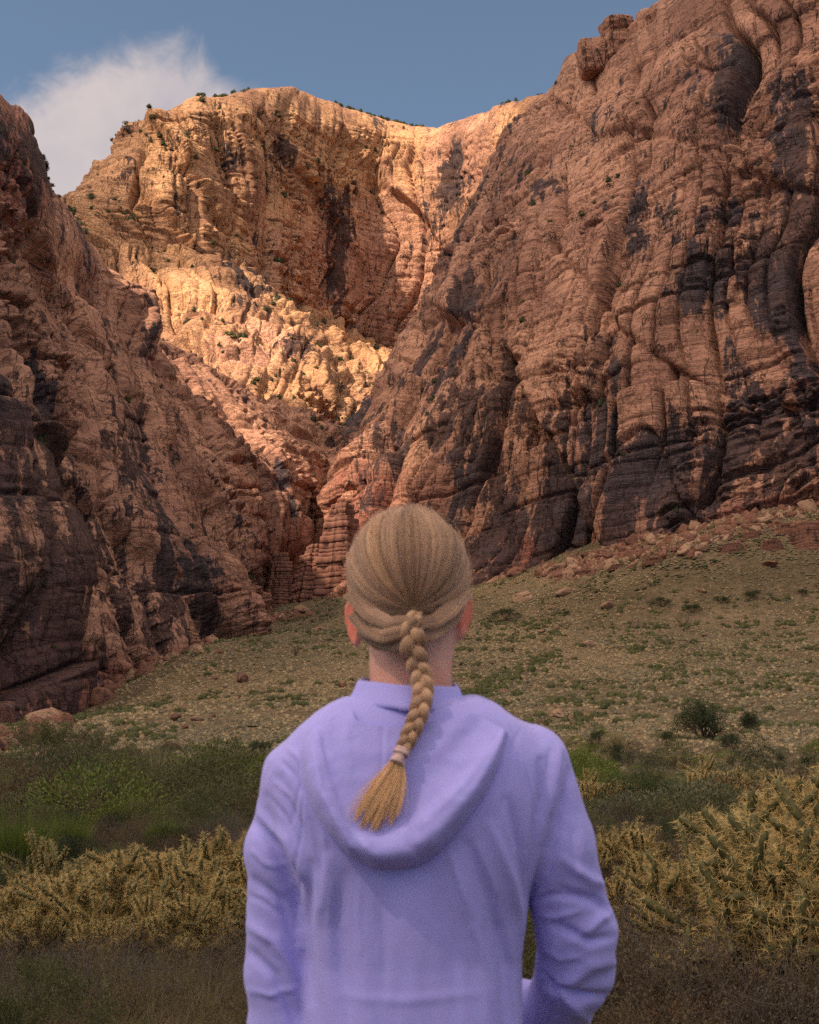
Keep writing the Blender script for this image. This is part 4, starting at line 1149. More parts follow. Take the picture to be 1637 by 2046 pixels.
# locks swept from both sides of the nape over the start of the braid
lk = []; lt_ = []; lg_ = []
for (pts, wd, nl) in [([(716,1222,1.757),(735,1256,1.724),(765,1272,1.702),(806,1262,1.690),(836,1240,1.684)], 0.0085, 520), ([(706,1180,1.748),(738,1226,1.716),(780,1246,1.698),(815,1240,1.690),(838,1250,1.684)], 0.008, 520),
                      ([(728,1254,1.748),(756,1284,1.724),(790,1292,1.706),(822,1280,1.693),(842,1268,1.690)], 0.0075, 450), ([(924,1178,1.750),(900,1218,1.716),(872,1240,1.700),(846,1244,1.690),(822,1258,1.686)], 0.0085, 520),
                      ([(905,1224,1.748),(886,1250,1.724),(864,1268,1.704),(842,1270,1.692),(820,1284,1.690)], 0.0075, 450)]:
    c_ = resample([tuple(w_(a_, b_, y_)) for a_, b_, y_ in pts], 26)
    tn = np.gradient(c_, axis=0); tn /= np.linalg.norm(tn, axis=1, keepdims=True); s1 = np.cross(tn, (0, 1.0, 0)); s1 /= np.linalg.norm(s1, axis=1, keepdims=True); s2 = np.cross(tn, s1)
    a_ = rng.uniform(0, 2 * np.pi, nl); r_ = np.sqrt(rng.random(nl)); env = np.interp(np.linspace(0, 1, 26), [0, 0.3, 0.8, 1], [2.0, 1.45, 0.95, 0.75]) * wd
    H = c_[None] + ((np.cos(a_) * r_)[:, None, None] * s1[None] + (np.sin(a_) * r_ * 0.22)[:, None, None] * s2[None]) * env[None, :, None]
    lk.append(H); lt_.append(0.45 + 0.3 * np.cos(a_) + rng.normal(0, 0.15, nl)); lg_.append(np.clip(rng.normal(0.1, 0.1, nl), 0, 1))
curves_object('swept_locks', np.concatenate(lk), 0.00027, np.concatenate(lt_), np.concatenate(lg_), M['hair'], woman)
# hair tie
tie0 = bc[-1, :3]; tdir = tan[-1]
me = bpy.data.meshes.new('hair_tie'); bm = bmesh.new()
for k in range(5):
    a = np.linspace(0, 2 * np.pi, 20, endpoint=False); r0 = 0.0072 + 0.0016 * math.sin(k * 2.1)
    base = tie0 + tdir * (k * 0.0042 - 0.006); ringv = []
    for x in a:
        c = base + (lat[-1] * math.cos(x) + dep[-1] * math.sin(x)) * (r0 + 0.0008 * math.sin(3 * x + k)); rl = []
        rv = (lat[-1] * math.cos(x) + dep[-1] * math.sin(x))
        for b_ in range(6):
            y_ = b_ / 6 * 2 * math.pi
            rl.append(bm.verts.new(c + rv * 0.0024 * math.cos(y_) + tdir * 0.0026 * math.sin(y_)))
        ringv.append(rl)
    for i in range(20):
        for b_ in range(6): bm.faces.new((ringv[i][b_], ringv[(i + 1) % 20][b_], ringv[(i + 1) % 20][(b_ + 1) % 6], ringv[i][(b_ + 1) % 6]))
bm.normal_update(); bm.to_mesh(me); bm.free()
wpart('hair_tie', me, M['tie'])
# tail of loose hair below the tie
nh = 1500; k = 20; t = np.linspace(0, 1, k)
tail = np.zeros((nh, k, 3)); tto = np.zeros(nh)
wisps = [(rng.uniform(0, 1), rng.normal(0, 1), rng.uniform(0.72, 1.0), rng.uniform(-1, 1)) for _ in range(34)]
for i in range(nh):
    cw, cn, cl_, cb = wisps[rng.integers(len(wisps))]
    loose = rng.random() < 0.12
    u = np.clip(cw + rng.normal(0, 0.02 + 0.16 * loose), -0.15, 1.15)
    L_ = cl_ * (1 - 0.10 * rng.random()) if not loose else rng.uniform(0.6, 1.02)
    ex = 690 + 102 * u; ey = 1636 + 28 * math.sin(2.6 * u + 0.1) + cn * 4
    ex = 797 + (ex - 797) * L_; ey = 1525 + (ey - 1525) * L_
    E_ = on_back(ex, min(ey, 1662), 0.024 + 0.007 * (0.5 + 0.5 * cb) + 0.002 * rng.random())
    S_ = tie0 + tdir * 0.004 + lat[-1] * ((u - 0.5) * -0.006 + rng.normal(0, 0.0012)) + dep[-1] * rng.normal(0, 0.0018)
    mid = (S_ * 0.45 + E_ * 0.55) + np.array((0.005 * cb + 0.012 * (u - 0.6), -0.003 - 0.002 * cb, -0.002 + 0.003 * cn * 0.5)) + rng.normal(0, 0.0012, 3)
    tail[i] = ((1 - t) ** 2)[:, None] * S_ + (2 * t * (1 - t))[:, None] * mid + (t ** 2)[:, None] * E_
    tto[i] = 0.75 + 0.25 * cb
curves_object('braid_tail', tail, 0.00020, tto + rng.normal(0, 0.1, nh), np.clip(rng.normal(0.85, 0.2, nh), 0, 1), M['hair'], woman)

# --- sunglasses, resting on the ears
gl = bpy.data.objects.new('sunglasses', None); COL.objects.link(gl); gl.location = tuple(HC + (0, 0.1, -0.01))
tag(gl, 'dark sunglasses worn by the woman, one arm showing behind her ear', 'sunglasses')
def tube(path, r, name, mat, par, flat=1.0):
    path = resample(path, 30); tn = np.gradient(path, axis=0); tn /= np.linalg.norm(tn, axis=1, keepdims=True)
    ref = np.array((0, 0, 1.0)); a1 = np.cross(tn, ref); a1 /= np.maximum(np.linalg.norm(a1, axis=1, keepdims=True), 1e-6); a2 = np.cross(a1, tn)
    a = np.linspace(0, 2 * np.pi, 8, endpoint=False)
    T = path[:, None] + (np.cos(a)[None, :, None] * a1[:, None] * r + np.sin(a)[None, :, None] * a2[:, None] * r * flat)
    fc = [(i * 8 + j, i * 8 + (j + 1) % 8, (i + 1) * 8 + (j + 1) % 8, (i + 1) * 8 + j) for i in range(29) for j in range(8)]
    o = link(name, mesh(name, T.reshape(-1, 3), np.array(fc)), mat); o.parent = par; o.matrix_parent_inverse = Matrix.Translation(-par.location); return o
for s in (-1, 1):
    ex = EARC[s]
    tube([HC + (s * 0.070, 0.098, -0.004), HC + (s * 0.083, 0.06, 0.0), (ex[0] - s * 0.001, 1.80, ex[2] + 0.032), (ex[0] - s * 0.003, 1.775, ex[2] + 0.020), (ex[0] - s * 0.013, 1.752, ex[2] - 0.004), (ex[0] - s * 0.020, 1.742, ex[2] - 0.016)], 0.0022, 'temple_arm', M['dark_plastic'], gl, 1.7)
    tube([HC + (s * (0.036 + 0.030 * math.cos(a)), 0.108 - 0.006 * abs(math.cos(a)), -0.014 + 0.022 * math.sin(a)) for a in np.linspace(0, 2 * math.pi, 14)], 0.002, 'rim', M['dark_plastic'], gl)
    bm = bmesh.new(); c0 = [bm.verts.new(HC + (s * (0.036 + 0.029 * math.cos(a)), 0.108 - 0.005 * abs(math.cos(a)), -0.014 + 0.021 * math.sin(a))) for a in np.linspace(0, 2 * math.pi, 24, endpoint=False)]
    c1 = [bm.verts.new(v.co + Vector((0, 0.0018, 0))) for v in c0]
    bm.faces.new(c0); bm.faces.new(c1[::-1])
    for i in range(24): bm.faces.new((c0[i], c1[i], c1[(i + 1) % 24], c0[(i + 1) % 24]))
    me = bpy.data.meshes.new('lens'); bm.to_mesh(me); bm.free()
    o = link('lens', me, M['lens'], None, False); o.parent = gl; o.matrix_parent_inverse = Matrix.Translation(-gl.location)
# ------------------------------------------------------------------ plants and stones
def ground_hit(px, py):
    "points where camera rays through the photograph pixels meet the ground"
    px = np.atleast_1d(np.asarray(px, float)); py = np.atleast_1d(np.asarray(py, float))
    Ys = np.geomspace(5, 520, 240)
    xc = (px - 818.5) / F; zc = -(py - 1023.0) / F
    dy = math.cos(PITCH) - zc * math.sin(PITCH); dz = math.sin(PITCH) + zc * math.cos(PITCH)
    X = (xc / dy)[:, None] * Ys; Z = CAM_Z + (dz / dy)[:, None] * Ys
    Gz = ground_z(X.ravel(), np.repeat(Ys[None], len(px), 0).ravel()).reshape(X.shape)
    below = Z < Gz; k = np.where(below.any(1), below.argmax(1), 200)
    k = np.maximum(k, 1); a0 = (Z - Gz)[np.arange(len(px)), k - 1]; a1 = (Z - Gz)[np.arange(len(px)), k]
    t = np.clip(a0 / np.where(np.abs(a0 - a1) < 1e-9, 1, a0 - a1), 0, 1)
    Y = Ys[k - 1] + t * (Ys[k] - Ys[k - 1]); x = (xc / dy) * Y
    return np.stack([x, Y, ground_z(x, Y)], 1)

def leaf_mat(name, c1, c2, rough=0.7, trans=0.25):
    m, nt, out = new_mat(name)
    oi = N(nt, 'ShaderNodeObjectInfo').outputs['Random']
    tcl = N(nt, 'ShaderNodeTexCoord').outputs['Object']
    n = nnoise(nt, tcl, 6.0, 3, 0.6)
    f = nmath(nt, 'ADD', nmath(nt, 'MULTIPLY', oi, 0.55), nmap(nt, n, 0.3, 0.7, 0, 0.45))
    c = nmix(nt, f, c1, c2)
    p = N(nt, 'ShaderNodeBsdfPrincipled'); nlink(nt, c, p.inputs['Base Color']); p.inputs['Roughness'].default_value = rough
    p.inputs['Specular IOR Level'].default_value = 0.25
    t = N(nt, 'ShaderNodeBsdfTranslucent'); nlink(nt, c, t.inputs['Color'])
    mx = N(nt, 'ShaderNodeMixShader', ins={0: trans}); nlink(nt, p.outputs[0], mx.inputs[1]); nlink(nt, t.outputs[0], mx.inputs[2])
    nlink(nt, mx.outputs[0], out.inputs['Surface'])
    return m
M['sage'] = leaf_mat('sage_leaf', (0.075, 0.085, 0.045), (0.15, 0.14, 0.075))
M['olive'] = leaf_mat('olive_leaf', (0.045, 0.052, 0.018), (0.125, 0.12, 0.045))
M['brown'] = leaf_mat('brown_leaf', (0.055, 0.037, 0.022), (0.13, 0.09, 0.05))
M['green'] = leaf_mat('green_leaf', (0.065, 0.09, 0.014), (0.16, 0.18, 0.036))
M['bright'] = leaf_mat('bright_leaf', (0.03, 0.075, 0.02), (0.06, 0.12, 0.03))
M['juniper'] = leaf_mat('juniper_leaf', (0.028, 0.040, 0.017), (0.055, 0.065, 0.028))
M['straw'] = leaf_mat('straw', (0.19, 0.145, 0.07), (0.30, 0.23, 0.12))
M['tuft'] = leaf_mat('tuft_grass', (0.11, 0.10, 0.045), (0.22, 0.17, 0.085))
M['msage'] = leaf_mat('meadow_sage', (0.125, 0.108, 0.068), (0.26, 0.21, 0.135), 0.8, 0.1)
M['mtan'] = leaf_mat('meadow_tan', (0.22, 0.16, 0.09), (0.37, 0.27, 0.16), 0.8, 0.1)
M['mstraw'] = leaf_mat('meadow_straw', (0.30, 0.215, 0.125), (0.46, 0.35, 0.21), 0.8, 0.1)
M['twig'] = leaf_mat('grey_twig', (0.06, 0.045, 0.038), (0.125, 0.095, 0.08), 0.9, 0.0)
M['bark'] = leaf_mat('bark', (0.06, 0.042, 0.03), (0.10, 0.07, 0.05), 0.9, 0.0)
M['rust'] = leaf_mat('rust_flower', (0.13, 0.05, 0.02), (0.24, 0.12, 0.045))
M['cactus'] = leaf_mat('cactus_skin', (0.065, 0.062, 0.022), (0.11, 0.095, 0.035), 0.6, 0.0)
M['spine'] = leaf_mat('cactus_spine', (0.48, 0.32, 0.12), (0.70, 0.50, 0.22), 0.45, 0.35)

class MB:
    "collects triangles and quads, builds one mesh"
    def __init__(s): s.v = []; s.f3 = []; s.f4 = []; s.n = 0
    def add(s, V, F3=None, F4=None):
        V = np.asarray(V, dtype=np.float32).reshape(-1, 3)
        if F3 is not None: s.f3.append(np.asarray(F3).reshape(-1, 3) + s.n)
        if F4 is not None: s.f4.append(np.asarray(F4).reshape(-1, 4) + s.n)
        s.v.append(V); s.n += len(V)
    def build(s, name):
        V = np.concatenate(s.v); tri = np.concatenate(s.f3) if s.f3 else np.zeros((0, 3), int); q = np.concatenate(s.f4) if s.f4 else np.zeros((0, 4), int)
        me = bpy.data.meshes.new(name); me.vertices.add(len(V)); me.vertices.foreach_set('co', V.ravel())
        loops = np.concatenate([tri.ravel(), q.ravel()]).astype(np.int32)
        me.loops.add(len(loops)); me.loops.foreach_set('vertex_index', loops)
        st = np.concatenate([np.arange(len(tri)) * 3, len(tri) * 3 + np.arange(len(q)) * 4]).astype(np.int32)
        me.polygons.add(len(st)); me.polygons.foreach_set('loop_start', st)
        me.update(calc_edges=True); return me
    def leaves(s, C, D, L, W, r):
        "pointed leaf faces: centres C (n,3), directions D, length, width"
        n = len(C); D = D / np.maximum(np.linalg.norm(D, axis=1, keepdims=True), 1e-9)
        S = np.cross(D, r.normal(size=(n, 3))); S /= np.maximum(np.linalg.norm(S, axis=1, keepdims=True), 1e-9)
        L = np.broadcast_to(L, (n,))[:, None]; W = np.broadcast_to(W, (n,))[:, None]
        V = np.stack([C, C + D * L * 0.5 + S * W * 0.5, C + D * L, C + D * L * 0.5 - S * W * 0.5], 1)
        s.add(V, None, np.arange(n * 4).reshape(n, 4))
    def blades(s, A, B, w, r):
        n = len(A); D = B - A; S = np.cross(D, r.normal(size=(n, 3))); S /= np.maximum(np.linalg.norm(S, axis=1, keepdims=True), 1e-9)
        w = np.broadcast_to(w, (n,))[:, None]
        s.add(np.stack([A + S * w * 0.5, A - S * w * 0.5, B], 1), np.arange(n * 3).reshape(n, 3))
    def twigs(s, A, B, ra, rb):
        "three-sided twigs from A to B"
        n = len(A); D = B - A; D = D / np.maximum(np.linalg.norm(D, axis=1, keepdims=True), 1e-9)
        ref = np.where(np.abs(D[:, 2:3]) < 0.9, np.array([[0, 0, 1.0]]), np.array([[1.0, 0, 0]]))
        S = np.cross(D, ref); S /= np.linalg.norm(S, axis=1, keepdims=True); T = np.cross(D, S)
        ra = np.broadcast_to(ra, (n,))[:, None]; rb = np.broadcast_to(rb, (n,))[:, None]
        V = []
        for k in range(3):
            a = k * 2.0944; V.append(A + (S * math.cos(a) + T * math.sin(a)) * ra)
        for k in range(3):
            a = k * 2.0944; V.append(B + (S * math.cos(a) + T * math.sin(a)) * rb)
        V = np.stack(V, 1); i = np.arange(n)[:, None] * 6
        F4 = np.concatenate([i + np.array([[k, (k + 1) % 3, 3 + (k + 1) % 3, 3 + k]]) for k in range(3)])
        s.add(V, None, F4)

def branching(r, height, width, n0, levels, split, up=0.7, wig=0.25):
    "list of levels of (A,B) segments of a bush growing from the origin"
    segs = []
    a = r.uniform(0, 2 * np.pi, n0); tilt = np.sqrt(r.uniform(0.0, 1, n0)) * 1.1
    D = np.stack([np.sin(tilt) * np.cos(a), np.sin(tilt) * np.sin(a), np.cos(tilt)], 1) * (np.array([width, width, height]) / max(width, height))
    A = r.normal(0, 0.03 * width, (n0, 3)) * (1, 1, 0); Lseg = max(height, width) / levels
    for lv in range(levels):
        B = A + D * Lseg * r.uniform(0.7, 1.2, (len(A), 1)); B[:, 2] = np.maximum(B[:, 2], 0.01)
        segs.append((A, B))
        A = np.repeat(B, split, 0); D = np.repeat(D, split, 0) + r.normal(0, wig + 0.09 * lv, (len(B) * split, 3)) + np.array([0, 0, 0.10 * up])
        D /= np.linalg.norm(D, axis=1, keepdims=True)
        D *= (np.array([width, width, height]) / max(width, height)) ** 0.35
    return segs

def bush_proto(seed, h, w, leafm, nleaf, ll, lw, n0=9, levels=4, split=2, twigr=0.006, twigm='twig', tip=0.6):
    r = np.random.default_rng(seed)
    segs = branching(r, h, w, n0, levels, split)
    t = MB(); rad_ = twigr
    for (A, B) in segs:
        t.twigs(A, B, rad_, rad_ * 0.6); rad_ *= 0.6
    stems = t.build('stems')
    L = MB(); A = np.concatenate([s[0] for s in segs[-2:]]); B = np.concatenate([s[1] for s in segs[-2:]])
    k = r.integers(0, len(A), nleaf); u = r.random((nleaf, 1)) ** tip
    C = A[k] * (1 - u) + B[k] * u + r.normal(0, 0.035 * w, (nleaf, 3)) * (1, 1, 0.8)
    C[:, 2] = np.maximum(C[:, 2], 0.02)
    D = C / np.maximum(np.linalg.norm(C, axis=1, keepdims=True), 1e-6) + r.normal(0, 0.7, (nleaf, 3)) + (0, 0, 0.4)
    L.leaves(C, D, ll * r.uniform(0.6, 1.4, nleaf), lw * r.uniform(0.7, 1.3, nleaf), r)
    fol = L.build('foliage')
    stems.materials.append(M[twigm]); fol.materials.append(M[leafm])
    return [('stems', stems), ('foliage', fol)]
def dry_proto(seed, h, w, mat='twig', n0=26, levels=5):
    r = np.random.default_rng(seed); segs = branching(r, h, w, n0, levels, 2, 0.6, 0.33)
    out = []; t = MB(); rad_ = 0.0042
    for i, (A, B) in enumerate(segs[:3]): t.twigs(A, B, rad_, rad_ * 0.7); rad_ *= 0.7
    me = t.build('stems'); me.materials.append(M['bark']); out.append(('stems', me))
    t = MB()
    for (A, B) in segs[3:]: t.twigs(A, B, rad_, rad_ * 0.6); rad_ *= 0.75
    A, B = segs[-1]; k = r.integers(0, len(A), 900); C = B[k] + r.normal(0, 0.02, (900, 3)); t.leaves(C, r.normal(size=(900, 3)), 0.010, 0.006, r)
    me = t.build('twigs'); me.materials.append(M[mat]); out.append(('twigs', me))
    return out
def broom_proto(seed, h, w, mat='green', n=2600):
    r = np.random.default_rng(seed); a = r.uniform(0, 2 * np.pi, n); rr = np.sqrt(r.random(n)); tl = rr * 0.75
    A = np.stack([np.cos(a) * rr * w * 0.22, np.sin(a) * rr * w * 0.22, r.random(n) * h * 0.35], 1)
    D = np.stack([np.sin(tl) * np.cos(a) * w / h, np.sin(tl) * np.sin(a) * w / h, np.cos(tl)], 1) + r.normal(0, 0.12, (n, 3))
    L = h * r.uniform(0.35, 0.75, (n, 1)) * (1.1 - 0.35 * rr[:, None]); B = A + D * L
    t = MB(); mid = (A + B) / 2 + r.normal(0, 0.02 * h, (n, 3))
    t.blades(A, mid, 0.006, r); t.blades(mid + (A - mid) * 0.25, B, 0.005, r)
    me = t.build('foliage'); me.materials.append(M[mat]); 
    t = MB(); k = 14; aa = r.uniform(0, 6.28, k); A = np.zeros((k, 3)); B = np.stack([np.cos(aa) * w * .2, np.sin(aa) * w * .2, np.full(k, h * .45)], 1); t.twigs(A, B, 0.008, 0.004)
    m2 = t.build('stems'); m2.materials.append(M['bark'])
    return [('stems', m2), ('foliage', me)]

def place_parts(name, parts, loc, rz, sc_, label, cat, group=None, tiltxy=(0, 0), sz=1.0):
    e = bpy.data.objects.new(name, None); COL.objects.link(e)
    e.location = tuple(loc); e.rotation_euler = (tiltxy[0], tiltxy[1], rz); e.scale = (sc_, sc_, sc_ * sz)
    tag(e, label, cat, group)
    e.empty_display_size = 0.1
    for p in parts:
        o = bpy.data.objects.new(p[0], p[1]); COL.objects.link(o); o.parent = e
        if p[0] == 'seed_heads': o['kind'] = 'stuff'
        if len(p) > 2:
            for q in p[2]:
                c = bpy.data.objects.new(q[0], q[1]); COL.objects.link(c); c.parent = o
    return e

def scatter(name, P, rot, scl, idx, protos, kind='stuff'):
    "one object: protos instanced on points by geometry nodes"
    me = bpy.data.meshes.new(name); me.vertices.add(len(P)); me.vertices.foreach_set('co', np.asarray(P, np.float32).ravel())
    attr(me, 'rz', rot); attr(me, 'sc', scl)
    a = me.attributes.new('idx', 'INT', 'POINT'); a.data.foreach_set('value', np.asarray(idx, np.int32))
    o = bpy.data.objects.new(name, me); COL.objects.link(o)
    ng = bpy.data.node_groups.new(name, 'GeometryNodeTree')
    ng.interface.new_socket('Geometry', in_out='INPUT', socket_type='NodeSocketGeometry'); ng.interface.new_socket('Geometry', in_out='OUTPUT', socket_type='NodeSocketGeometry')
    gi = ng.nodes.new('NodeGroupInput'); go = ng.nodes.new('NodeGroupOutput'); jn = ng.nodes.new('GeometryNodeJoinGeometry')
    def na(nm, t):
        n = ng.nodes.new('GeometryNodeInputNamedAttribute'); n.data_type = t; n.inputs['Name'].default_value = nm; return n.outputs['Attribute']
    rz, scv, ix = na('rz', 'FLOAT'), na('sc', 'FLOAT'), na('idx', 'INT')
    cb = ng.nodes.new('ShaderNodeCombineXYZ'); ng.links.new(rz, cb.inputs['Z'])
    er = ng.nodes.new('FunctionNodeEulerToRotation'); ng.links.new(cb.outputs[0], er.inputs[0])
    for k, pm in enumerate(protos):
        po = bpy.data.objects.new(name + '_source', pm)
        oi = ng.nodes.new('GeometryNodeObjectInfo'); oi.inputs['Object'].default_value = po; oi.inputs['As Instance'].default_value = True
        cp = ng.nodes.new('FunctionNodeCompare'); cp.data_type = 'INT'; cp.operation = 'EQUAL'; ng.links.new(ix, cp.inputs[2]); cp.inputs[3].default_value = k
        ip = ng.nodes.new('GeometryNodeInstanceOnPoints')
        ng.links.new(gi.outputs[0], ip.inputs['Points']); ng.links.new(cp.outputs[0], ip.inputs['Selection']); ng.links.new(oi.outputs['Geometry'], ip.inputs['Instance'])
        ng.links.new(er.outputs[0], ip.inputs['Rotation']); ng.links.new(scv, ip.inputs['Scale']); ng.links.new(ip.outputs[0], jn.inputs[0])
    ng.links.new(jn.outputs[0], go.inputs[0])
    md = o.modifiers.new('scatter', 'NODES'); md.node_group = ng
    tag(o, kind=kind)
    return o

rs = np.random.default_rng(21)
# ---- meadow cover: grey-green domes, tan tufts, small dark bushes
def dome_mesh(seed, mat, n, ll, lw, h=0.35, w=0.5, core=True):
    r = np.random.default_rng(seed); t = MB(); a = r.uniform(0, 2 * np.pi, n); el = np.arcsin(r.uniform(0, 1, n)); rr = r.uniform(0.6, 1, n) ** 0.5
    C = np.stack([np.cos(a) * np.cos(el) * w * rr, np.sin(a) * np.cos(el) * w * rr, np.sin(el) * h * rr], 1)
    C *= 1 + 0.25 * fbm(C, 0.25, 2, seed)[:, None]
    if core:
        ca, ce = np.meshgrid(np.linspace(0, 2 * np.pi, 9), np.linspace(0, np.pi / 2, 4)); q_ = np.stack([np.cos(ca) * np.cos(ce) * w * .85, np.sin(ca) * np.cos(ce) * w * .85, np.sin(ce) * h * .85], -1).reshape(-1, 3); q_ *= 1 + 0.2 * fbm(q_ + 3, 0.3, 2, seed)[:, None]; t.add(q_, None, grid_faces(4, 9))
    t.leaves(C, C + r.normal(0, 0.3, (n, 3)) + (0, 0, 0.12), ll, lw, r); me = t.build('tussock'); me.materials.append(M[mat]); return me
def tuft_mesh(seed, mat, n=60, h=0.4, w=0.18):
    r = np.random.default_rng(seed); t = MB(); a = r.uniform(0, 2 * np.pi, n); tl = r.uniform(0, 0.9, n)
    A = r.normal(0, w * 0.25, (n, 3)) * (1, 1, 0); D = np.stack([np.sin(tl) * np.cos(a), np.sin(tl) * np.sin(a), np.cos(tl)], 1)
    t.blades(A, A + D * h * r.uniform(0.5, 1, (n, 1)), 0.035, r); me = t.build('tuft'); me.materials.append(M[mat]); return me
nC = 130000
Yc = np.sqrt(rs.uniform(30 ** 2, 400 ** 2, nC * 2)); Xc = rs.uniform(-0.40, 0.40, nC * 2) * Yc
keep = rs.random(nC * 2) < np.where(Yc < 140, 1.0, 0.62); Yc, Xc = Yc[keep][:nC], Xc[keep][:nC]
Zc = ground_z(Xc, Yc)
cl_ = fbm(np.stack([Xc, Yc, Xc * 0], 1), 14, 3, 811); u = rs.random(len(Xc))
c2_ = fbm(np.stack([Xc, Yc * 0.45, Xc * 0], 1), 26, 3, 815); c3_ = fbm(np.stack([Xc, Yc, Xc * 0], 1), 8, 3, 817)
idx = np.where(u < 0.42 + 0.75 * c2_, rs.integers(0, 2, len(Xc)), np.where(u < 0.72 + 0.3 * c2_, 2, 3)); idx = np.where((rs.random(len(Xc)) < 0.16) & (c3_ > 0.28), 4, idx)
kp = rs.random(len(Xc)) < np.clip(0.85 + 0.7 * fbm(np.stack([Xc, Yc, Xc * 0], 1), 11, 3, 819) + (Yc - 150) / 300, 0.3, 1); Xc, Yc, Zc, idx, cl_ = Xc[kp], Yc[kp], Zc[kp], idx[kp], cl_[kp]
gl_ = []
for pts_, n_, sp_ in (([(1135,1298),(1050,1335),(985,1370),(925,1400)], 420, 9), ([(955,1246),(1150,1232),(1400,1214),(1637,1190)], 330, 7), ([(960,1272),(1200,1262),(1450,1250),(1637,1240)], 260, 4), ([(420,1330),(520,1300),(640,1268)], 90, 5), ([(1137,1298),(1300,1290),(1500,1300)], 120, 6), ([(1100,1160),(1250,1130),(1400,1105)], 160, 7)):
    L_ = np.array(pts_, float); t_ = rs.random(n_) * (len(pts_) - 1); i_ = t_.astype(int); f_ = (t_ - i_)[:, None]; q_ = L_[i_] * (1 - f_) + L_[i_ + 1] * f_ + rs.normal(0, 1, (n_, 2)) * (sp_ * 1.6, sp_)
    q_ = q_[fbm(np.stack([q_[:, 0] / 30, q_[:, 0] * 0, q_[:, 0] * 0], 1), 1.0, 2, 821) > -0.25]; gl_.append(ground_hit(q_[:, 0], q_[:, 1]))
gl_ = np.concatenate(gl_); Xc = np.concatenate([Xc, gl_[:, 0]]); Yc = np.concatenate([Yc, gl_[:, 1]]); Zc = np.concatenate([Zc, gl_[:, 2]]); idx = np.concatenate([idx, np.where(rs.random(len(gl_)) < 0.6, 4, 0)])
scl = rs.uniform(0.35, 1.0, len(Xc)) ** 1.2 * (0.85 + 0.3 * (idx == 4)) * np.clip(Yc / 110, 0.6, 1.15)
scatter('meadow_scrub', np.stack([Xc, Yc, Zc - 0.03], 1), rs.uniform(0, 6.28, len(Xc)), scl, idx,
        [dome_mesh(1, 'msage', 110, 0.13, 0.06, 0.38, 0.42), dome_mesh(2, 'msage', 110, 0.14, 0.06, 0.30, 0.50), dome_mesh(3, 'mtan', 110, 0.15, 0.04, 0.36, 0.36), dome_mesh(6, 'mstraw', 90, 0.16, 0.04, 0.30, 0.34), dome_mesh(5, 'olive', 130, 0.12, 0.06, 0.55, 0.5)])

# ---- scrub on the ledges of the cliffs
pts = []; sc_l = []
for Wg, Nn, n, lo in ((WA, NA, 300, 0.55), (WE, NE, 330, 0.55), (WD, ND, 420, 0.6), (WC, NC, 900, 0.45)):
    nn = normals(Wg); nn = nn * np.sign((nn * Nn).sum(-1, keepdims=True))
    cand = np.argwhere(nn[..., 2] > lo); k = rs.choice(len(cand), min(n, len(cand)), replace=False); c = cand[k]
    P = Wg[c[:, 0], c[:, 1]]; m_ = fbm(P, 40, 3, 822) > (-0.05 if lo < 0.5 else 0.12)
    pts.append(P[m_]); sc_l.append((0.7 + 2.4 * rs.random(m_.sum()) ** 2) * np.clip(P[m_][:, 1] / 500, 0.55, 1.6))
for Wg, x0, x1, n in ((WD, 280, 1090, 110), (WE, 1060, 1500, 16), (WA, 60, 200, 30)):        # shrubs standing on the rims
    qx, qy = to_px(Wg.reshape(-1, 3)); qx = qx.reshape(Wg.shape[:2]); qy = qy.reshape(Wg.shape[:2]); top_r = qy.argmin(0)
    P_ = Wg[top_r, np.arange(Wg.shape[1])]; X_ = qx[top_r, np.arange(Wg.shape[1])]; ok_ = np.where((X_ > x0) & (X_ < x1))[0]
    cl3 = fbm(np.stack([X_ / 60, X_ * 0, X_ * 0], 1), 1.0, 2, 881)[ok_]; ok_ = ok_[cl3 > -0.1]
    if len(ok_): k_ = rs.choice(ok_, n); pts.append(P_[k_] + rs.normal(0, 0.5, (n, 3)) * (1, 1, 0)); sc_l.append(rs.uniform(0.8, 2.6, n) * (1.4 if Wg is WD else 0.7))
for (x0, y0, x1, y1, Y0, Y1, n) in ():
    t = rs.random(n); q = np.array([at(x0 + (x1 - x0) * a, y0 + (y1 - y0) * a + 4 * rs.random(), Y0 + (Y1 - Y0) * a) for a in t]); pts.append(q); sc_l.append(rs.uniform(1.5, 4.2, n) * np.clip(q[:, 1] / 900, 0.4, 1))
P = np.concatenate(pts); sv = np.concatenate(sc_l)
scatter('ledge_scrub', P - (0, 0, 0.2), rs.uniform(0, 6.28, len(P)), sv, rs.integers(0, 3, len(P)), [dome_mesh(11, 'juniper', 120, 0.22, 0.12, 0.8, 0.5), dome_mesh(12, 'olive', 110, 0.22, 0.12, 0.5, 0.6), dome_mesh(13, 'juniper', 110, 0.2, 0.12, 1.0, 0.45)])

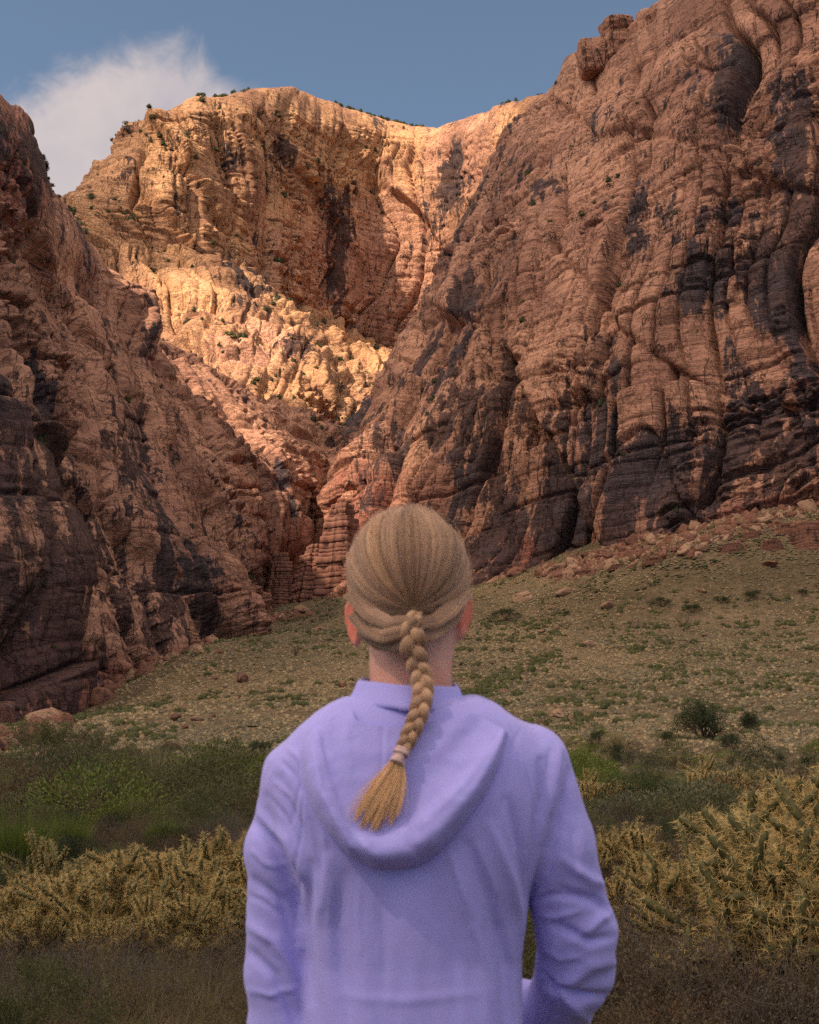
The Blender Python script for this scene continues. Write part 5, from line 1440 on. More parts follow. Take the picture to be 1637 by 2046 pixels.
# ---- boulders
def boulder_mesh(seed, flat=0.7, ang_=0.5):
    bm = bmesh.new(); bmesh.ops.create_icosphere(bm, subdivisions=3, radius=1.0)
    V = np.array([v.co for v in bm.verts]); r = np.random.default_rng(seed)
    for _ in range(16):                                     # flat broken faces
        d = r.normal(size=3); d /= np.linalg.norm(d); c = r.uniform(0.42, 0.75); s = V @ d; k = s > c; V[k] -= d * ((s[k] - c) * (0.6 + 0.4 * ang_))[:, None]
    V = V * (1 + 0.10 * fbm(V, 0.8, 3, seed)[:, None]) * np.array([r.uniform(0.9, 1.25), r.uniform(0.75, 1.0), flat])
    for v, c in zip(bm.verts, V): v.co = c
    me = bpy.data.meshes.new('boulder'); bm.to_mesh(me); bm.free()
    me.polygons.foreach_set('use_smooth', [True] * len(me.polygons))
    return me
def stone_mat(name, a, b):
    m, nt, out = new_mat(name); tc_ = N(nt, 'ShaderNodeTexCoord').outputs['Object']; oi = N(nt, 'ShaderNodeObjectInfo').outputs['Random']
    n_ = nnoise(nt, tc_, 1.6, 7, 0.65, 0.4); n2_ = nnoise(nt, tc_, 1.2, 6, 0.6, 0.3, (0.6, 0.6, 5))
    c = nmix(nt, nmath(nt, 'ADD', nmath(nt, 'MULTIPLY', oi, 0.6), nmap(nt, n_, 0.35, 0.65, 0, 0.4)), a, b)
    c = nmix(nt, nmap(nt, n2_, 0.48, 0.7, 0, 0.55), c, tuple(x * 0.45 for x in a))
    n3_ = nnoise(nt, tc_, 7.0, 6, 0.7)
    c = nmix(nt, nmap(nt, n3_, 0.42, 0.7, 0, 0.6), c, tuple(x * 0.4 for x in a))
    c = nmix(nt, nmap(nt, nnoise(nt, tc_, 2.4, 5, 0.6, 0.5), 0.56, 0.62, 0, 0.75), c, (0.05, 0.03, 0.028))
    principled(nt, out, c, 0.92, nmath(nt, 'ADD', nmath(nt, 'ADD', n_, n2_), nmath(nt, 'MULTIPLY', n3_, 0.5)), 0.22, 1.0, 0.15); return m
M['stone'] = stone_mat('boulder_tan', (0.26, 0.15, 0.10), (0.42, 0.265, 0.18))
M['stone_red'] = stone_mat('boulder_red', (0.15, 0.066, 0.048), (0.27, 0.13, 0.09))
bms = {k: [] for k in ('stone', 'stone_red')}
for k in bms:
    for s in range(6):
        me = boulder_mesh(60 + s + (20 if k == 'stone_red' else 0), (0.95, 0.8, 0.85, 1.0, 0.75, 0.9)[s]); me.materials.append(M[k]); bms[k].append(me)
NUM = ['first', 'second', 'third', 'fourth', 'fifth', 'sixth', 'seventh', 'eighth', 'ninth', 'tenth', 'eleventh', 'twelfth', 'thirteenth', 'fourteenth', 'fifteenth', 'sixteenth', 'seventeenth', 'eighteenth', 'nineteenth', 'twentieth']
def relabel(objs, zone, left_word='from the left'):
    "objs share a kind; zone(px, py) names where each stands; they are told apart by their order from the left"
    cells = {}
    for o in objs:
        px_, py_ = to_px(np.array([tuple(o.location)])); cells.setdefault((o['base'], zone(float(px_[0]), float(py_[0]), o)), []).append((float(px_[0]), o))
    for (b_, z_), L in cells.items():
        L.sort(key=lambda t: t[0])
        for k, (_, o) in enumerate(L): o['label'] = b_ + ' ' + z_ + ('' if len(L) == 1 else ', ' + NUM[min(k, 19)] + ' ' + left_word)
    for o in objs: del o['base']
def boulder(P, size, mat, label, group=None, rz=None, v=None, flat=1.0, wide=1.0, tilt=0.25, sink=0.25):
    v = rs.integers(0, 6) if v is None else v
    o = bpy.data.objects.new('boulder', bms[mat][v]); COL.objects.link(o)
    o.location = (P[0], P[1], P[2] + size * flat * (0.6 - sink * 1.4)); o.scale = (size * wide, size, size * flat)
    o.rotation_euler = (rs.normal() * tilt, rs.normal() * tilt, rs.uniform(0, 6.28) if rz is None else rz)
    tag(o, label, 'boulder', group); return o
# (px, py of the base, width in photograph px, material, flatness, label)
bigb = [
 (483,1362,34,'stone_red',1.0,'reddish boulder with a dark shaded face alone on the grassy slope'),
 (350,1440,30,'stone_red',1.1,'rust coloured pointed rock on the lower left meadow slope'),
 (395,1440,26,'stone',0.7,'small tan rock on the meadow just right of the rust pointed one'),
 (685,1372,34,'stone_red',0.5,'flat pinkish rock just left of the woman\'s collar'),
 (1113,1430,44,'stone',0.7,'large tan boulder beside the leafless shrub above her right shoulder'),
 (1010,1385,22,'stone',0.8,'tan rock in the gully right of the woman\'s neck'),
 (1112,1140,52,'stone',0.75,'broad pale boulder leaning at the foot of the right cliff'),
 (1030,1150,60,'stone_red',0.45,'dark red flat boulder at the cliff foot left of the pale leaning one'),
 (1070,1068,30,'stone',1.6,'tall rounded rock standing against the foot of the dark wall'),
 (1395,1085,24,'stone',0.9,'pale round boulder in the middle of the rockfall'),
 (1525,1045,58,'stone',0.7,'largest sloping slab boulder high in the rockfall'),
 (1345,1050,18,'stone',1.1,'upright tan block near the top of the rockfall'),
 (1440,1075,20,'stone',0.9,'light block just right of the pale round boulder'),
 (1620,1020,50,'stone',0.9,'big grey tan boulder under the cliff at the far right'),
 (1540,1130,44,'stone_red',0.35,'flat orange rock out on the grass below the rockfall'),
 (1215,1212,44,'stone',0.4,'cracked pale slab lying on the grass below the cliff'),
 (1040,1200,60,'stone',0.25,'long low pale ledge rock right of the woman\'s ear'),
 (1130,1188,50,'stone',0.25,'low white ledge rock near the cliff foot'),
 (600,1225,60,'stone',0.3,'long pale rock on the crest near the canyon mouth'),
 (640,1262,40,'stone',0.3,'flat light rock just below the crest left of her head'),
 (215,1372,46,'stone_red',0.9,'rounded maroon boulder at the foot of the left cliff'),
 (165,1385,30,'stone_red',0.9,'smaller maroon boulder left of the rounded maroon one'),
 (60,1474,58,'stone_red',0.8,'large brown boulder where the left cliff meets the slope'),
 (95,1460,40,'stone',0.6,'tan boulder resting behind the large brown one at the left cliff'),
 (20,1490,44,'stone_red',0.7,'brown boulder at the picture edge under the left cliff'),
]
bp_ = ground_hit([b[0] for b in bigb], [b[1] for b in bigb])
for b, P in zip(bigb, bp_):
    size = b[2] / F * P[1] / 2 * 0.95
    boulder(P, size, b[3], b[5], None, None, None, max(b[4], 0.55), 1.1)
mst = []
n = 150                                                       # stones strewn over the meadow
pxs = rs.uniform(30, 1637, n * 4); pys = rs.uniform(1170, 1490, n * 4)
lim = np.interp(pxs, [0, 60, 200, 330, 480, 530, 700, 960, 1637], [1500, 1480, 1400, 1310, 1260, 1245, 1215, 1180, 1090]) + 12
cc = fbm(np.stack([pxs / 90, pys / 40, pxs * 0], 1), 1.0, 2, 833)
ok = (pys > lim) & (cc > -0.1) & ~((pxs > 560) & (pxs < 1090) & (pys > 1380)) & ~((pxs > 700) & (pxs < 930)); pxs, pys = pxs[ok][:n], pys[ok][:n]
for P in ground_hit(pxs, pys):
    red_ = rs.random() < 0.3; size = rs.lognormal(1.55, 0.45) / F * P[1]
    o = boulder(P, size, 'stone_red' if red_ else 'stone', None, 'reddish stones strewn over the slope' if red_ else 'pale stones strewn over the slope', flat=rs.uniform(0.6, 0.95))
    o['base'] = 'small reddish stone' if red_ else 'small pale stone'; mst.append(o)
def zmeadow(px_, py_, o):
    r_ = 'high' if py_ < 1245 else 'halfway up' if py_ < 1310 else 'in the lower half' if py_ < 1390 else 'low'
    c = 'below the left cliff' if px_ < 300 else 'on the left slope' if px_ < 500 else 'left of her neck' if px_ < 760 else 'right of her neck' if px_ < 1120 else 'mid right meadow' if px_ < 1300 else 'far right meadow' if px_ < 1470 else 'by the right edge'
    return r_ + ' ' + c
relabel(mst, zmeadow)
mst = []
n = 170                                                       # rockfall under the right cliff
t = rs.random(n * 3); pxs = 1170 + 480 * t; mid = 1125 - 150 * t; pys = mid + rs.normal(0, 1, n * 3) * (10 + 38 * t)
ok = (pys < 1150 - 55 * t) & (pys > 1105 - 165 * t); pxs, pys = pxs[ok][:n], pys[ok][:n]
for P in ground_hit(pxs, pys):
    red_ = rs.random() < 0.6; size = rs.lognormal(1.95, 0.5) / F * P[1]
    o = boulder(P, size, 'stone_red' if red_ else 'stone', None, 'red blocks of the rockfall' if red_ else 'tan blocks of the rockfall', flat=rs.uniform(0.7, 1.1), tilt=0.5)
    o['base'] = 'red block' if red_ else 'tan block'; mst.append(o)
def zfall(px_, py_, o):
    t_ = (px_ - 1170) / 480; r_ = py_ - (1125 - 150 * t_)
    c = 'left tail' if t_ < 0.2 else 'left part' if t_ < 0.4 else 'middle' if t_ < 0.6 else 'right part' if t_ < 0.8 else 'right end'
    return ('along the lower rim, ' if r_ > 14 else 'in the heart, ' if r_ > -6 else 'up near the wall, ') + c + ' of the rockfall'
relabel(mst, zfall)
mst = []
n = 34                                                        # rubble at the foot of the left cliff
t = rs.random(n); pxs = 10 + 300 * t; pys = np.interp(pxs, [0, 60, 200, 330], [1490, 1465, 1385, 1305]) + rs.uniform(-6, 12, n)
for P in ground_hit(pxs, pys):
    o = boulder(P, rs.lognormal(1.9, 0.45) / F * P[1], 'stone_red', None, 'rubble along the left cliff foot', flat=rs.uniform(0.7, 1.0), tilt=0.4); o['base'] = 'dark red rubble block'; mst.append(o)
relabel(mst, lambda px_, py_, o: 'at the left cliff foot, ' + ('lowest stretch' if px_ < 100 else 'middle stretch' if px_ < 210 else 'upper stretch'))
nR = 4200; t = rs.random(nR); pxr = 1080 + 620 * t; pyr = 1142 - 165 * np.clip((pxr - 1130) / 480, 0, 1.1) + rs.normal(0, 1, nR) * (7 + 30 * t)
Pr = ground_hit(pxr, pyr)
t = rs.random(1500); pxr = -40 + 660 * t; pyr = np.interp(pxr, [-40, 60, 200, 330, 480, 530, 620], [1505, 1468, 1388, 1310, 1256, 1240, 1222]) + rs.normal(2, 5, 1500)
Pr2 = ground_hit(pxr, pyr); Pr = np.concatenate([Pr, Pr2])
scatter('rubble', Pr - (0, 0, 0.1), rs.uniform(0, 6.28, len(Pr)), rs.lognormal(-0.75, 0.55, len(Pr)) * 1.2, rs.integers(0, 6, len(Pr)), bms['stone_red'][:4] + bms['stone'][:2])
# red bedded ledges along the foot of the right cliff: thin beds standing proud of each other
def ledge_mesh(seed):
    r = np.random.default_rng(seed); k = 40; a = np.linspace(0, 2 * np.pi, k, endpoint=False)
    base = 1 + 0.28 * fbm(np.stack([np.cos(a) * 1.6, np.sin(a) * 1.6, a * 0], 1), 0.6, 3, seed); rings = []; z = -0.4
    rad_ = 1.05
    for b_ in range(9):
        th = r.uniform(0.07, 0.17); rad_ *= r.uniform(0.86, 1.0); w_n = 1 + 0.10 * fbm(np.stack([np.cos(a) * 3, np.sin(a) * 3, a * 0 + b_ * 5], 1), 0.7, 2, seed + b_)
        for zz_, q in ((z, 0.93), (z + 0.03, 1.0), (z + th * 0.8, 1.0), (z + th, 0.94)):
            rr = rad_ * q * base * w_n; rings.append(np.stack([np.cos(a) * rr * 1.7, np.sin(a) * rr * 0.7, np.full(k, zz_) + 0.02 * np.sin(a * 3)], 1))
        z += th
    V = np.concatenate(rings + [np.array([[0, 0, z]])]); n_ = len(rings)
    t = MB(); f4 = [(i * k + j, i * k + (j + 1) % k, (i + 1) * k + (j + 1) % k, (i + 1) * k + j) for i in range(n_ - 1) for j in range(k)]
    t.add(V, [((n_ - 1) * k + j, (n_ - 1) * k + (j + 1) % k, n_ * k) for j in range(k)], f4); me = t.build('rock_ledge'); me.materials.append(M['stone_red']); return me
LM = [ledge_mesh(i) for i in (5, 6, 7)]
for i, (px_, py_, wd, hh, lab) in enumerate([(1615,1088,84,2.2,'tallest red bedded ledge at the right edge below the rockfall'),(1545,1094,50,1.2,'red bedded ledge just left of the tallest one'),(1462,1100,56,1.0,'red bedded ledge in the middle of the row below the rockfall'),(1385,1110,44,1.0,'red bedded ledge with the pale round boulder above it'),
        (1310,1124,50,0.8,'low red ledge left of the middle of the row'),(1235,1136,44,0.7,'low red ledge near the left end of the row'),(1165,1148,44,0.7,'leftmost low red ledge by the cliff foot'),(1575,1062,60,1.1,'upper red ledge at the right, above the tallest one'),(1500,1074,44,0.9,'upper red ledge in the middle of the rockfall')]):
    P = ground_hit([px_], [py_])[0]; o = bpy.data.objects.new('rock_ledge', LM[i % 3]); COL.objects.link(o); s_ = wd / F * P[1] / 2 * 0.62
    o.location = tuple(P); o.scale = (s_, s_, s_ * hh * 1.2); o.rotation_euler = (0.03 * (i % 2), -0.10, 0.15 * (i % 3 - 1)); tag(o, lab, 'rock ledge')
# layered red buttresses beside the canyon mouth
def buttress_mesh(seed, taper=0.5):
    r = np.random.default_rng(seed); k = 64; a = np.linspace(0, 2 * np.pi, k, endpoint=False); rings = []; z = -0.15; cxx = 0.0
    base = 1 + 0.22 * fbm(np.stack([np.cos(a) * 1.6, np.sin(a) * 1.6, a * 0], 1), 0.7, 3, seed) - 0.10 * np.exp(-((a - 4.2) / 0.07) ** 2) - 0.10 * np.exp(-((a - 5.1) / 0.06) ** 2)
    while z < 2.0:
        th = r.uniform(0.05, 0.15); q = (1 - taper * (max(z, 0) / 2.0) ** 1.4) * r.uniform(0.93, 1.05)
        if z > 1.75: q *= 0.75
        cxx += r.normal(0, 0.012); wn_ = 1 + 0.07 * fbm(np.stack([np.cos(a) * 3, np.sin(a) * 3, a * 0 + z * 9], 1), 0.6, 2, seed)
        for zz_, e_ in ((z, 0.93), (z + 0.012, 1.0), (z + th * 0.85, 1.0), (z + th, 0.94)):
            rings.append(np.stack([cxx + np.cos(a) * q * e_ * base * wn_, np.sin(a) * q * e_ * base * wn_, zz_ + 0.05 * np.cos(a) + 0.02 * np.sin(a * 2)], 1))
        z += th
    n_ = len(rings); V = np.concatenate(rings + [np.array([[cxx, 0, z + 0.02]])]); t = MB()
    t.add(V, [((n_ - 1) * k + j, (n_ - 1) * k + (j + 1) % k, n_ * k) for j in range(k)], [(i * k + j, i * k + (j + 1) % k, (i + 1) * k + (j + 1) % k, (i + 1) * k + j) for i in range(n_ - 1) for j in range(k)])
    me = t.build('rock_buttress'); me.materials.append(M['buttress']); return me
M['buttress'] = rock_material('buttress_rock', (0.44, 0.22, 0.165), (0.34, 0.15, 0.115), (0.30, 0.11, 0.09))
for i, (px_, pb, pt, wd, Y, lab) in enumerate([(552,1240,1108,62,404,'small layered red buttress right beside the dark canyon slot'),(620,1232,1092,84,402,'broad layered red buttress between the slot and the tall one'),(668,1228,1012,92,400,'tallest layered buttress, its rounded top just left of her hair'),(712,1225,1090,70,390,'layered buttress half hidden by the left side of her head')]):
    P = at(px_, pb, Y); top = at(px_, pt, Y); hz_ = (top[2] - P[2]) / 2.0; s_ = wd / F * Y / 2 * 1.15
    o = bpy.data.objects.new('rock_buttress', buttress_mesh(40 + i, 0.45 + 0.1 * (i % 2))); COL.objects.link(o); o.location = tuple(P); o.scale = (s_, s_, hz_); o.rotation_euler = (0, 0.06, 0.4 * i); tag(o, lab, 'rock buttress')
# stacked blocks on the skyline of the right cliff
def block_mesh(seed, sx, sy, sz):
    bm = bmesh.new(); bmesh.ops.create_cube(bm, size=2.0); bmesh.ops.subdivide_edges(bm, edges=bm.edges[:], cuts=22, use_grid_fill=True)
    V = np.array([v.co for v in bm.verts]); k = (np.abs(V) ** 5).sum(1) ** (1 / 5.0); V = V / k[:, None]; r = np.random.default_rng(seed)
    V = V * np.array([sx, sy, sz]); V[:, 0] += r.normal() * 0.10 * V[:, 2]
    nrm = V / np.linalg.norm(V, axis=1, keepdims=True); V = V + nrm * (fbm(V, (3.2, 3.2, 1.6), 4, seed) * 0.55 + 0.22 * vnoise(np.stack([V[:, 2] / 0.6, V[:, 2] * 0, V[:, 2] * 0], 1), seed))[:, None]
    for v, c in zip(bm.verts, V): v.co = c
    me = bpy.data.meshes.new('skyline_block'); bm.to_mesh(me); bm.free(); me.materials.append(M['rock'])
    me.polygons.foreach_set('use_smooth', [True] * len(me.polygons)); attr(me, 'tone', np.full(len(V), 0.35)); return me
for i, (x0, y0, x1, y1, Y, lab) in enumerate([(1156,84,1214,150,438,'rounded block on the skyline of the right cliff, left end of the stack'),(1207,66,1266,130,437,'squarish block on the skyline right of the rounded end block'),
                                    (1204,40,1262,70,436,'flat capstone on top of the skyline stack'),(1258,40,1390,110,432,'long low block on the skyline right of the capstone')]):
    P0 = at(x0, y1, Y); P1 = at(x1, y0, Y); c = (P0 + P1) / 2; sx_ = (P1[0] - P0[0]) / 2; sz_ = (P1[2] - P0[2]) / 2
    o = bpy.data.objects.new('skyline_block', block_mesh(700 + i, sx_, max(sx_, 6) * 0.9, sz_)); COL.objects.link(o); o.location = tuple(c); o.rotation_euler = (0, (-0.12, -0.05, -0.10, -0.16)[i], 0.1 * i); tag(o, lab, 'rock block')

# ---- shrubs
PR = {
 'olive': [bush_proto(301 + i, 0.62, 0.62, 'olive', 5200, 0.020, 0.009, 10, 5, 2, 0.007) for i in range(3)],
 'brown': [bush_proto(311 + i, 0.50, 0.60, 'brown', 4200, 0.018, 0.008, 12, 5, 2, 0.006) for i in range(3)],
 'sage': [bush_proto(321 + i, 0.45, 0.50, 'sage', 4200, 0.020, 0.009, 12, 5, 2, 0.005) for i in range(2)],
 'dry': [dry_proto(331 + i, 0.48, 0.62) for i in range(3)],
 'rust': [bush_proto(341 + i, 0.34, 0.40, 'rust', 2600, 0.016, 0.009, 16, 4, 2, 0.003, 'rust') for i in range(2)],
 'green': [broom_proto(351 + i, 0.62, 0.60) for i in range(2)],
 'dark': [bush_proto(361 + i, 0.75, 0.70, 'juniper', 5200, 0.024, 0.014, 10, 5, 2, 0.010, 'bark') for i in range(2)],
 'leafy': [bush_proto(371, 0.55, 0.6, 'bright', 4200, 0.026, 0.014, 14, 4, 2, 0.005)],
}
LAB = {
 'leafy': ('bright green leafy bush', 'bush'),
 'olive': ('olive brown leafy shrub in the dense scrub before the meadow', 'shrub'), 'brown': ('brown small leaved shrub in the dense scrub', 'shrub'),
 'sage': ('grey green sagebrush in the scrub', 'shrub'), 'dry': ('leafless grey twiggy bush in the scrub', 'bush'), 'rust': ('low rust coloured seeding plant at the ground', 'plant'),
 'green': ('yellow green broom like shrub of thin upright stems', 'shrub'), 'dark': ('dark green leafy bush in the scrub', 'bush')}
used = {}
def shrub(kind, P, s, label=None, group='auto', sz=1.0):
    v = PR[kind][rs.integers(len(PR[kind]))]
    lab, cat = LAB[kind]; name = {'olive': 'shrub', 'brown': 'shrub', 'sage': 'sagebrush', 'dry': 'twiggy_bush', 'rust': 'low_plant', 'green': 'broom_shrub', 'dark': 'leafy_bush', 'leafy': 'leafy_bush'}[kind]
    return place_parts(name, v, (P[0], P[1], P[2] - 0.03), rs.uniform(0, 6.28), s, label or lab, cat, (None if label else {'olive': 'olive shrubs of the scrub', 'brown': 'brown shrubs of the scrub', 'sage': 'sagebrush of the scrub', 'dry': 'twiggy bushes of the scrub', 'rust': 'low rust coloured plants', 'green': 'broom like shrubs', 'dark': 'dark green bushes'}[kind]), (rs.normal() * 0.08, rs.normal() * 0.08), sz)
# named ones
named = [
 ('green',30,1790,1.7,'bright green shrub at the left edge behind the cholla'),('green',130,1740,1.5,'yellow green shrub behind the tall lone cholla arm on the left'),('green',330,1722,1.2,'low green shrub just behind the left cholla thicket'),
 ('green',1290,1615,1.9,'left half of the yellow green broom shrub pair right of her shoulder'),('green',1350,1610,1.8,'right one of the yellow green broom shrub pair right of her shoulder'),
 ('dark',470,1530,2.0,'dark green bush at the meadow edge, left one of two beside her shoulder'),('dark',520,1520,2.0,'dark green bush almost touching the woman\'s left shoulder'),
 ('dark',1200,1490,1.7,'dark green bush just right of the woman\'s right shoulder'),('dark',1235,1530,1.9,'darkest round bush in the green belt right of her shoulder'),('dark',1330,1490,1.6,'small dark bush left of the juniper'),
 ('dark',1470,1510,2.2,'wide dark green bush between the juniper and the right edge'),('olive',60,1545,5.0,'big olive shrub rising above the scrub at the left edge'),('brown',130,1530,5.5,'broad brown shrub rising above the left scrub onto the slope'),('olive',205,1535,4.5,'rounded olive shrub at the upper rim of the left scrub'),('brown',20,1640,2.6,'brown shrub at the left edge above the cholla thicket'),('olive',240,1620,2.6,'olive brown shrub above the middle of the left thicket'),('olive',420,1600,2.4,'olive shrub above the right end of the left thicket'),('dry',330,1575,3.0,'wide grey bush in the middle of the left scrub'),
 ('leafy',1565,1935,0.75,'bright leafy green bush in the lower right corner'),
]
nh_ = ground_hit([n_[1] for n_ in named], [n_[2] for n_ in named])
for n_, P in zip(named, nh_): shrub(n_[0], P, n_[3], n_[4])
# dense scrub: near plants as things
sp = []
ys_ = []
tries = 0
Yv = 6.6
cell = {}
while len(sp) < 300 and tries < 40000:
    tries += 1
    Y = math.sqrt(rs.uniform(6.3 ** 2, 24.0 ** 2)); X = rs.uniform(-0.37, 0.37) * Y
    pq = 818.5 + F * X / Y
    if (Y < 17 and 640 < pq < 1030) or pq > 1760 or pq < -120: continue
    dmin = 0.30 + 0.020 * Y
    if all((X - a) ** 2 + (Y - b) ** 2 > dmin ** 2 for a, b in sp[-400:]): sp.append((X, Y))
sp = np.array(sp); nearb = []; zz = ground_z(sp[:, 0], sp[:, 1])
zone = fbm(np.stack([sp[:, 0], sp[:, 1], zz * 0], 1), 3.0, 2, 855)
for (X, Y), z, q in zip(sp, zz, zone):
    pxx = 818.5 + F * X / Y
    u = rs.random()
    if Y < 9.0: kind = 'dry' if (u < 0.5 and pxx < 900) else ('rust' if u < 0.56 else ('brown' if u < 0.9 else 'olive'))
    elif Y < 13 and pxx < 560: kind = 'dry' if u < 0.5 else 'brown'
    else: kind = ('olive' if q > 0 else 'brown') if u < 0.62 else ('dry' if u < 0.86 else ('sage' if u < 0.93 else 'dark'))
    if 110 < pxx < 480 and 9.0 < Y < 11.6 and kind != 'dry': kind = 'dry'
    hmax = {'olive': 0.95, 'brown': 0.95, 'sage': 1.0, 'dry': 0.95, 'rust': 1.0, 'dark': 0.8}[kind]
    s = rs.uniform(0.7, 1.15) * hmax * np.clip(0.65 + 0.028 * Y, 0.7, 1.25)
    o = shrub(kind, (X, Y, z), s); o['base'] = {'olive': 'olive leafy shrub', 'brown': 'brown leafy shrub', 'dry': 'bare twiggy bush', 'rust': 'rust coloured low plant', 'sage': 'grey green sagebrush', 'dark': 'dark green bush'}[kind]; nearb.append(o)
def znear(px_, py_, o):
    Y = o.location.y
    r_ = 'along the bottom edge' if Y < 8.2 else 'in the front scrub' if Y < 10.5 else 'just behind the chollas' if Y < 14 else 'mid scrub' if Y < 18.5 else 'back of the scrub'
    c = 'lower left corner' if px_ < 170 else 'left' if px_ < 400 else 'by her left sleeve' if px_ < 820 else 'by her right sleeve' if px_ < 1280 else 'right' if px_ < 1480 else 'right edge'
    return r_ + ', ' + c
relabel(nearb, znear)
for (px_, Y, s_, kd, lab) in [(1270,6.6,1.25,'brown','brown bush in front of the right chollas, next to her sleeve'),(1350,6.3,1.3,'dry','tangled grey bush in front of the right chollas'),(1430,6.2,1.25,'brown','brown bush below the largest cholla'),(1520,6.0,1.2,'dry','dark tangled twigs below the largest cholla'),(1610,6.1,1.2,'brown','brown bush at the right edge below the cholla'),(1300,7.6,1.5,'dry','grey twiggy bush behind the brown one by her sleeve'),(1400,7.0,1.45,'dry','large bare bush at the foot of the spreading cholla'),(1320,5.7,0.9,'brown','low brown bush near the bottom edge right of her elbow')]:
    X = (px_ - 818.5) / F * Y; shrub(kd, (X, Y, gz(X, Y)), s_, lab)
# beyond: the belt of scrub up to the meadow, one mass
nB = 3200; Yb = np.sqrt(rs.uniform(23 ** 2, 112 ** 2, nB)); Xb = rs.uniform(-0.38, 0.38, nB) * Yb
dens = np.clip((112 - Yb) / 50, 0.12, 1) * np.where(Xb < -0.05 * Yb, 1.0, 0.85); dens = dens * smooth(-0.6, 0.3, fbm(np.stack([Xb, Yb, Xb * 0], 1), 11, 2, 871) + (70 - Yb) / 60); kk = rs.random(nB) < dens; Xb, Yb = Xb[kk], Yb[kk]
Yn = np.sqrt(rs.uniform(6.5 ** 2, 17 ** 2, 110)); Xn = rs.uniform(-0.06, 0.075, 110) * Yn; 
zb_ = ground_z(Xb, Yb); q = fbm(np.stack([Xb, Yb, zb_ * 0], 1), 9.0, 3, 866); u = rs.random(len(Xb))
def lite(seed, mat, h, w, n=2600, l=0.042, w2=0.018): return dome_mesh(seed, mat, n, l, w2, h, w, False)
right = Xb > 0.05 * Yb
ib = np.where(right, np.where((q > 0.25) & (u < 0.7), 1, np.where(u < 0.30, 2, np.where(u < 0.55, 3, np.where(u < 0.7, 4, np.where(u < 0.9, 0, 5))))), np.where(u < 0.5, 0, np.where(u < 0.72, 2, np.where(u < 0.86, 4, np.where(u < 0.95, 3, 5)))))
ib = np.where(rs.random(len(ib)) < 0.14, 6, ib); ib = np.where((rs.random(len(ib)) < 0.5) & (fbm(np.stack([Xb, Yb, Xb * 0], 1), 7, 2, 877) > 0.3), 1, ib)
scatter('scrub_belt', np.stack([Xb, Yb, zb_ - 0.05], 1), rs.uniform(0, 6.28, len(Xb)), rs.uniform(0.6, 1.4, len(Xb)) * (1 + 0.9 * (rs.random(len(Xb)) < 0.08)), ib,
        [lite(71, 'olive', 0.7, 0.7), lite(72, 'green', 0.6, 0.7), lite(73, 'brown', 0.55, 0.7), lite(74, 'sage', 0.55, 0.6), lite(75, 'twig', 0.5, 0.7, 900, 0.09, 0.012), lite(76, 'juniper', 0.9, 0.7), tuft_mesh(77, 'straw', 160, 0.7, 0.5)])
_pm = [PR['brown'][0][1][1], PR['dry'][0][1][1], PR['olive'][0][1][1]]
scatter('scrub_behind_woman', np.stack([Xn, Yn, ground_z(Xn, Yn) - 0.03], 1), rs.uniform(0, 6.28, 110), rs.uniform(0.8, 1.1, 110), rs.integers(0, 3, 110), _pm)
# litter and dry grass between the near plants
nL = 5200; Yl = np.sqrt(rs.uniform(5.5 ** 2, 26 ** 2, nL)); Xl = rs.uniform(-0.38, 0.38, nL) * Yl
scatter('dry_grass', np.stack([Xl, Yl, ground_z(Xl, Yl) - 0.01], 1), rs.uniform(0, 6.28, nL), rs.uniform(0.35, 0.9, nL), rs.integers(0, 3, nL),
        [(lambda r_: (lambda t: (t.blades(r_.normal(0, 0.05, (70, 3)) * (1, 1, 0), r_.normal(0, 0.12, (70, 3)) * (1, 1, 0) + np.stack([np.zeros(70), np.zeros(70), r_.uniform(0.1, 0.36, 70)], 1), 0.006, r_), t.build('grass'))[1])(MB()))(np.random.default_rng(400 + i)) for i in range(3)])
for ng_ in [bpy.data.node_groups['dry_grass']]:
    for nd in ng_.nodes:
        if nd.type == 'OBJECT_INFO': nd.inputs['Object'].default_value.data.materials.append(M['tuft'])

# leafless burnt shrubs on the meadow
bn = MB(); r = np.random.default_rng(91); rad_ = 0.045
burnt = []
for v in range(3):
    r = np.random.default_rng(91 + v); sg = branching(r, 1.5, 1.3, 7, 4, 2, 0.5, 0.35); t = MB(); rad_ = 0.05
    for (A_, B_) in sg: t.twigs(A_, B_, rad_, rad_ * 0.6); rad_ *= 0.62
    me = t.build('dead_shrub'); me.materials.append(M['bark']); burnt.append(me)
for (px_, py_, s, lab) in [(1270,1255,1.6,'leafless dead shrub in the middle of the meadow right of the cliff pillar'),(1130,1258,1.4,'leafless dead shrub on the meadow right of the woman\'s ear'),(1365,1250,1.8,'wide dead shrub on the meadow, upper right of the others'),
                           (1090,1455,0.9,'bare dark shrub behind the woman\'s right shoulder'),(275,1530,0.9,'dead forked stem at the lower edge of the left meadow'),(1025,1305,1.2,'small bare shrub right of the woman\'s neck'),(470,1490,0.8,'bare little shrub left of the woman\'s shoulder'),(590,1310,1.2,'bare shrub on the left crest near the canyon mouth')]:
    P = ground_hit([px_], [py_])[0]; o = bpy.data.objects.new('dead_shrub', burnt[rs.integers(3)]); COL.objects.link(o); o.location = tuple(P - (0, 0, 0.05)); o.scale = (s, s, s); o.rotation_euler = (0, 0, rs.uniform(0, 6)); tag(o, lab, 'dead shrub')
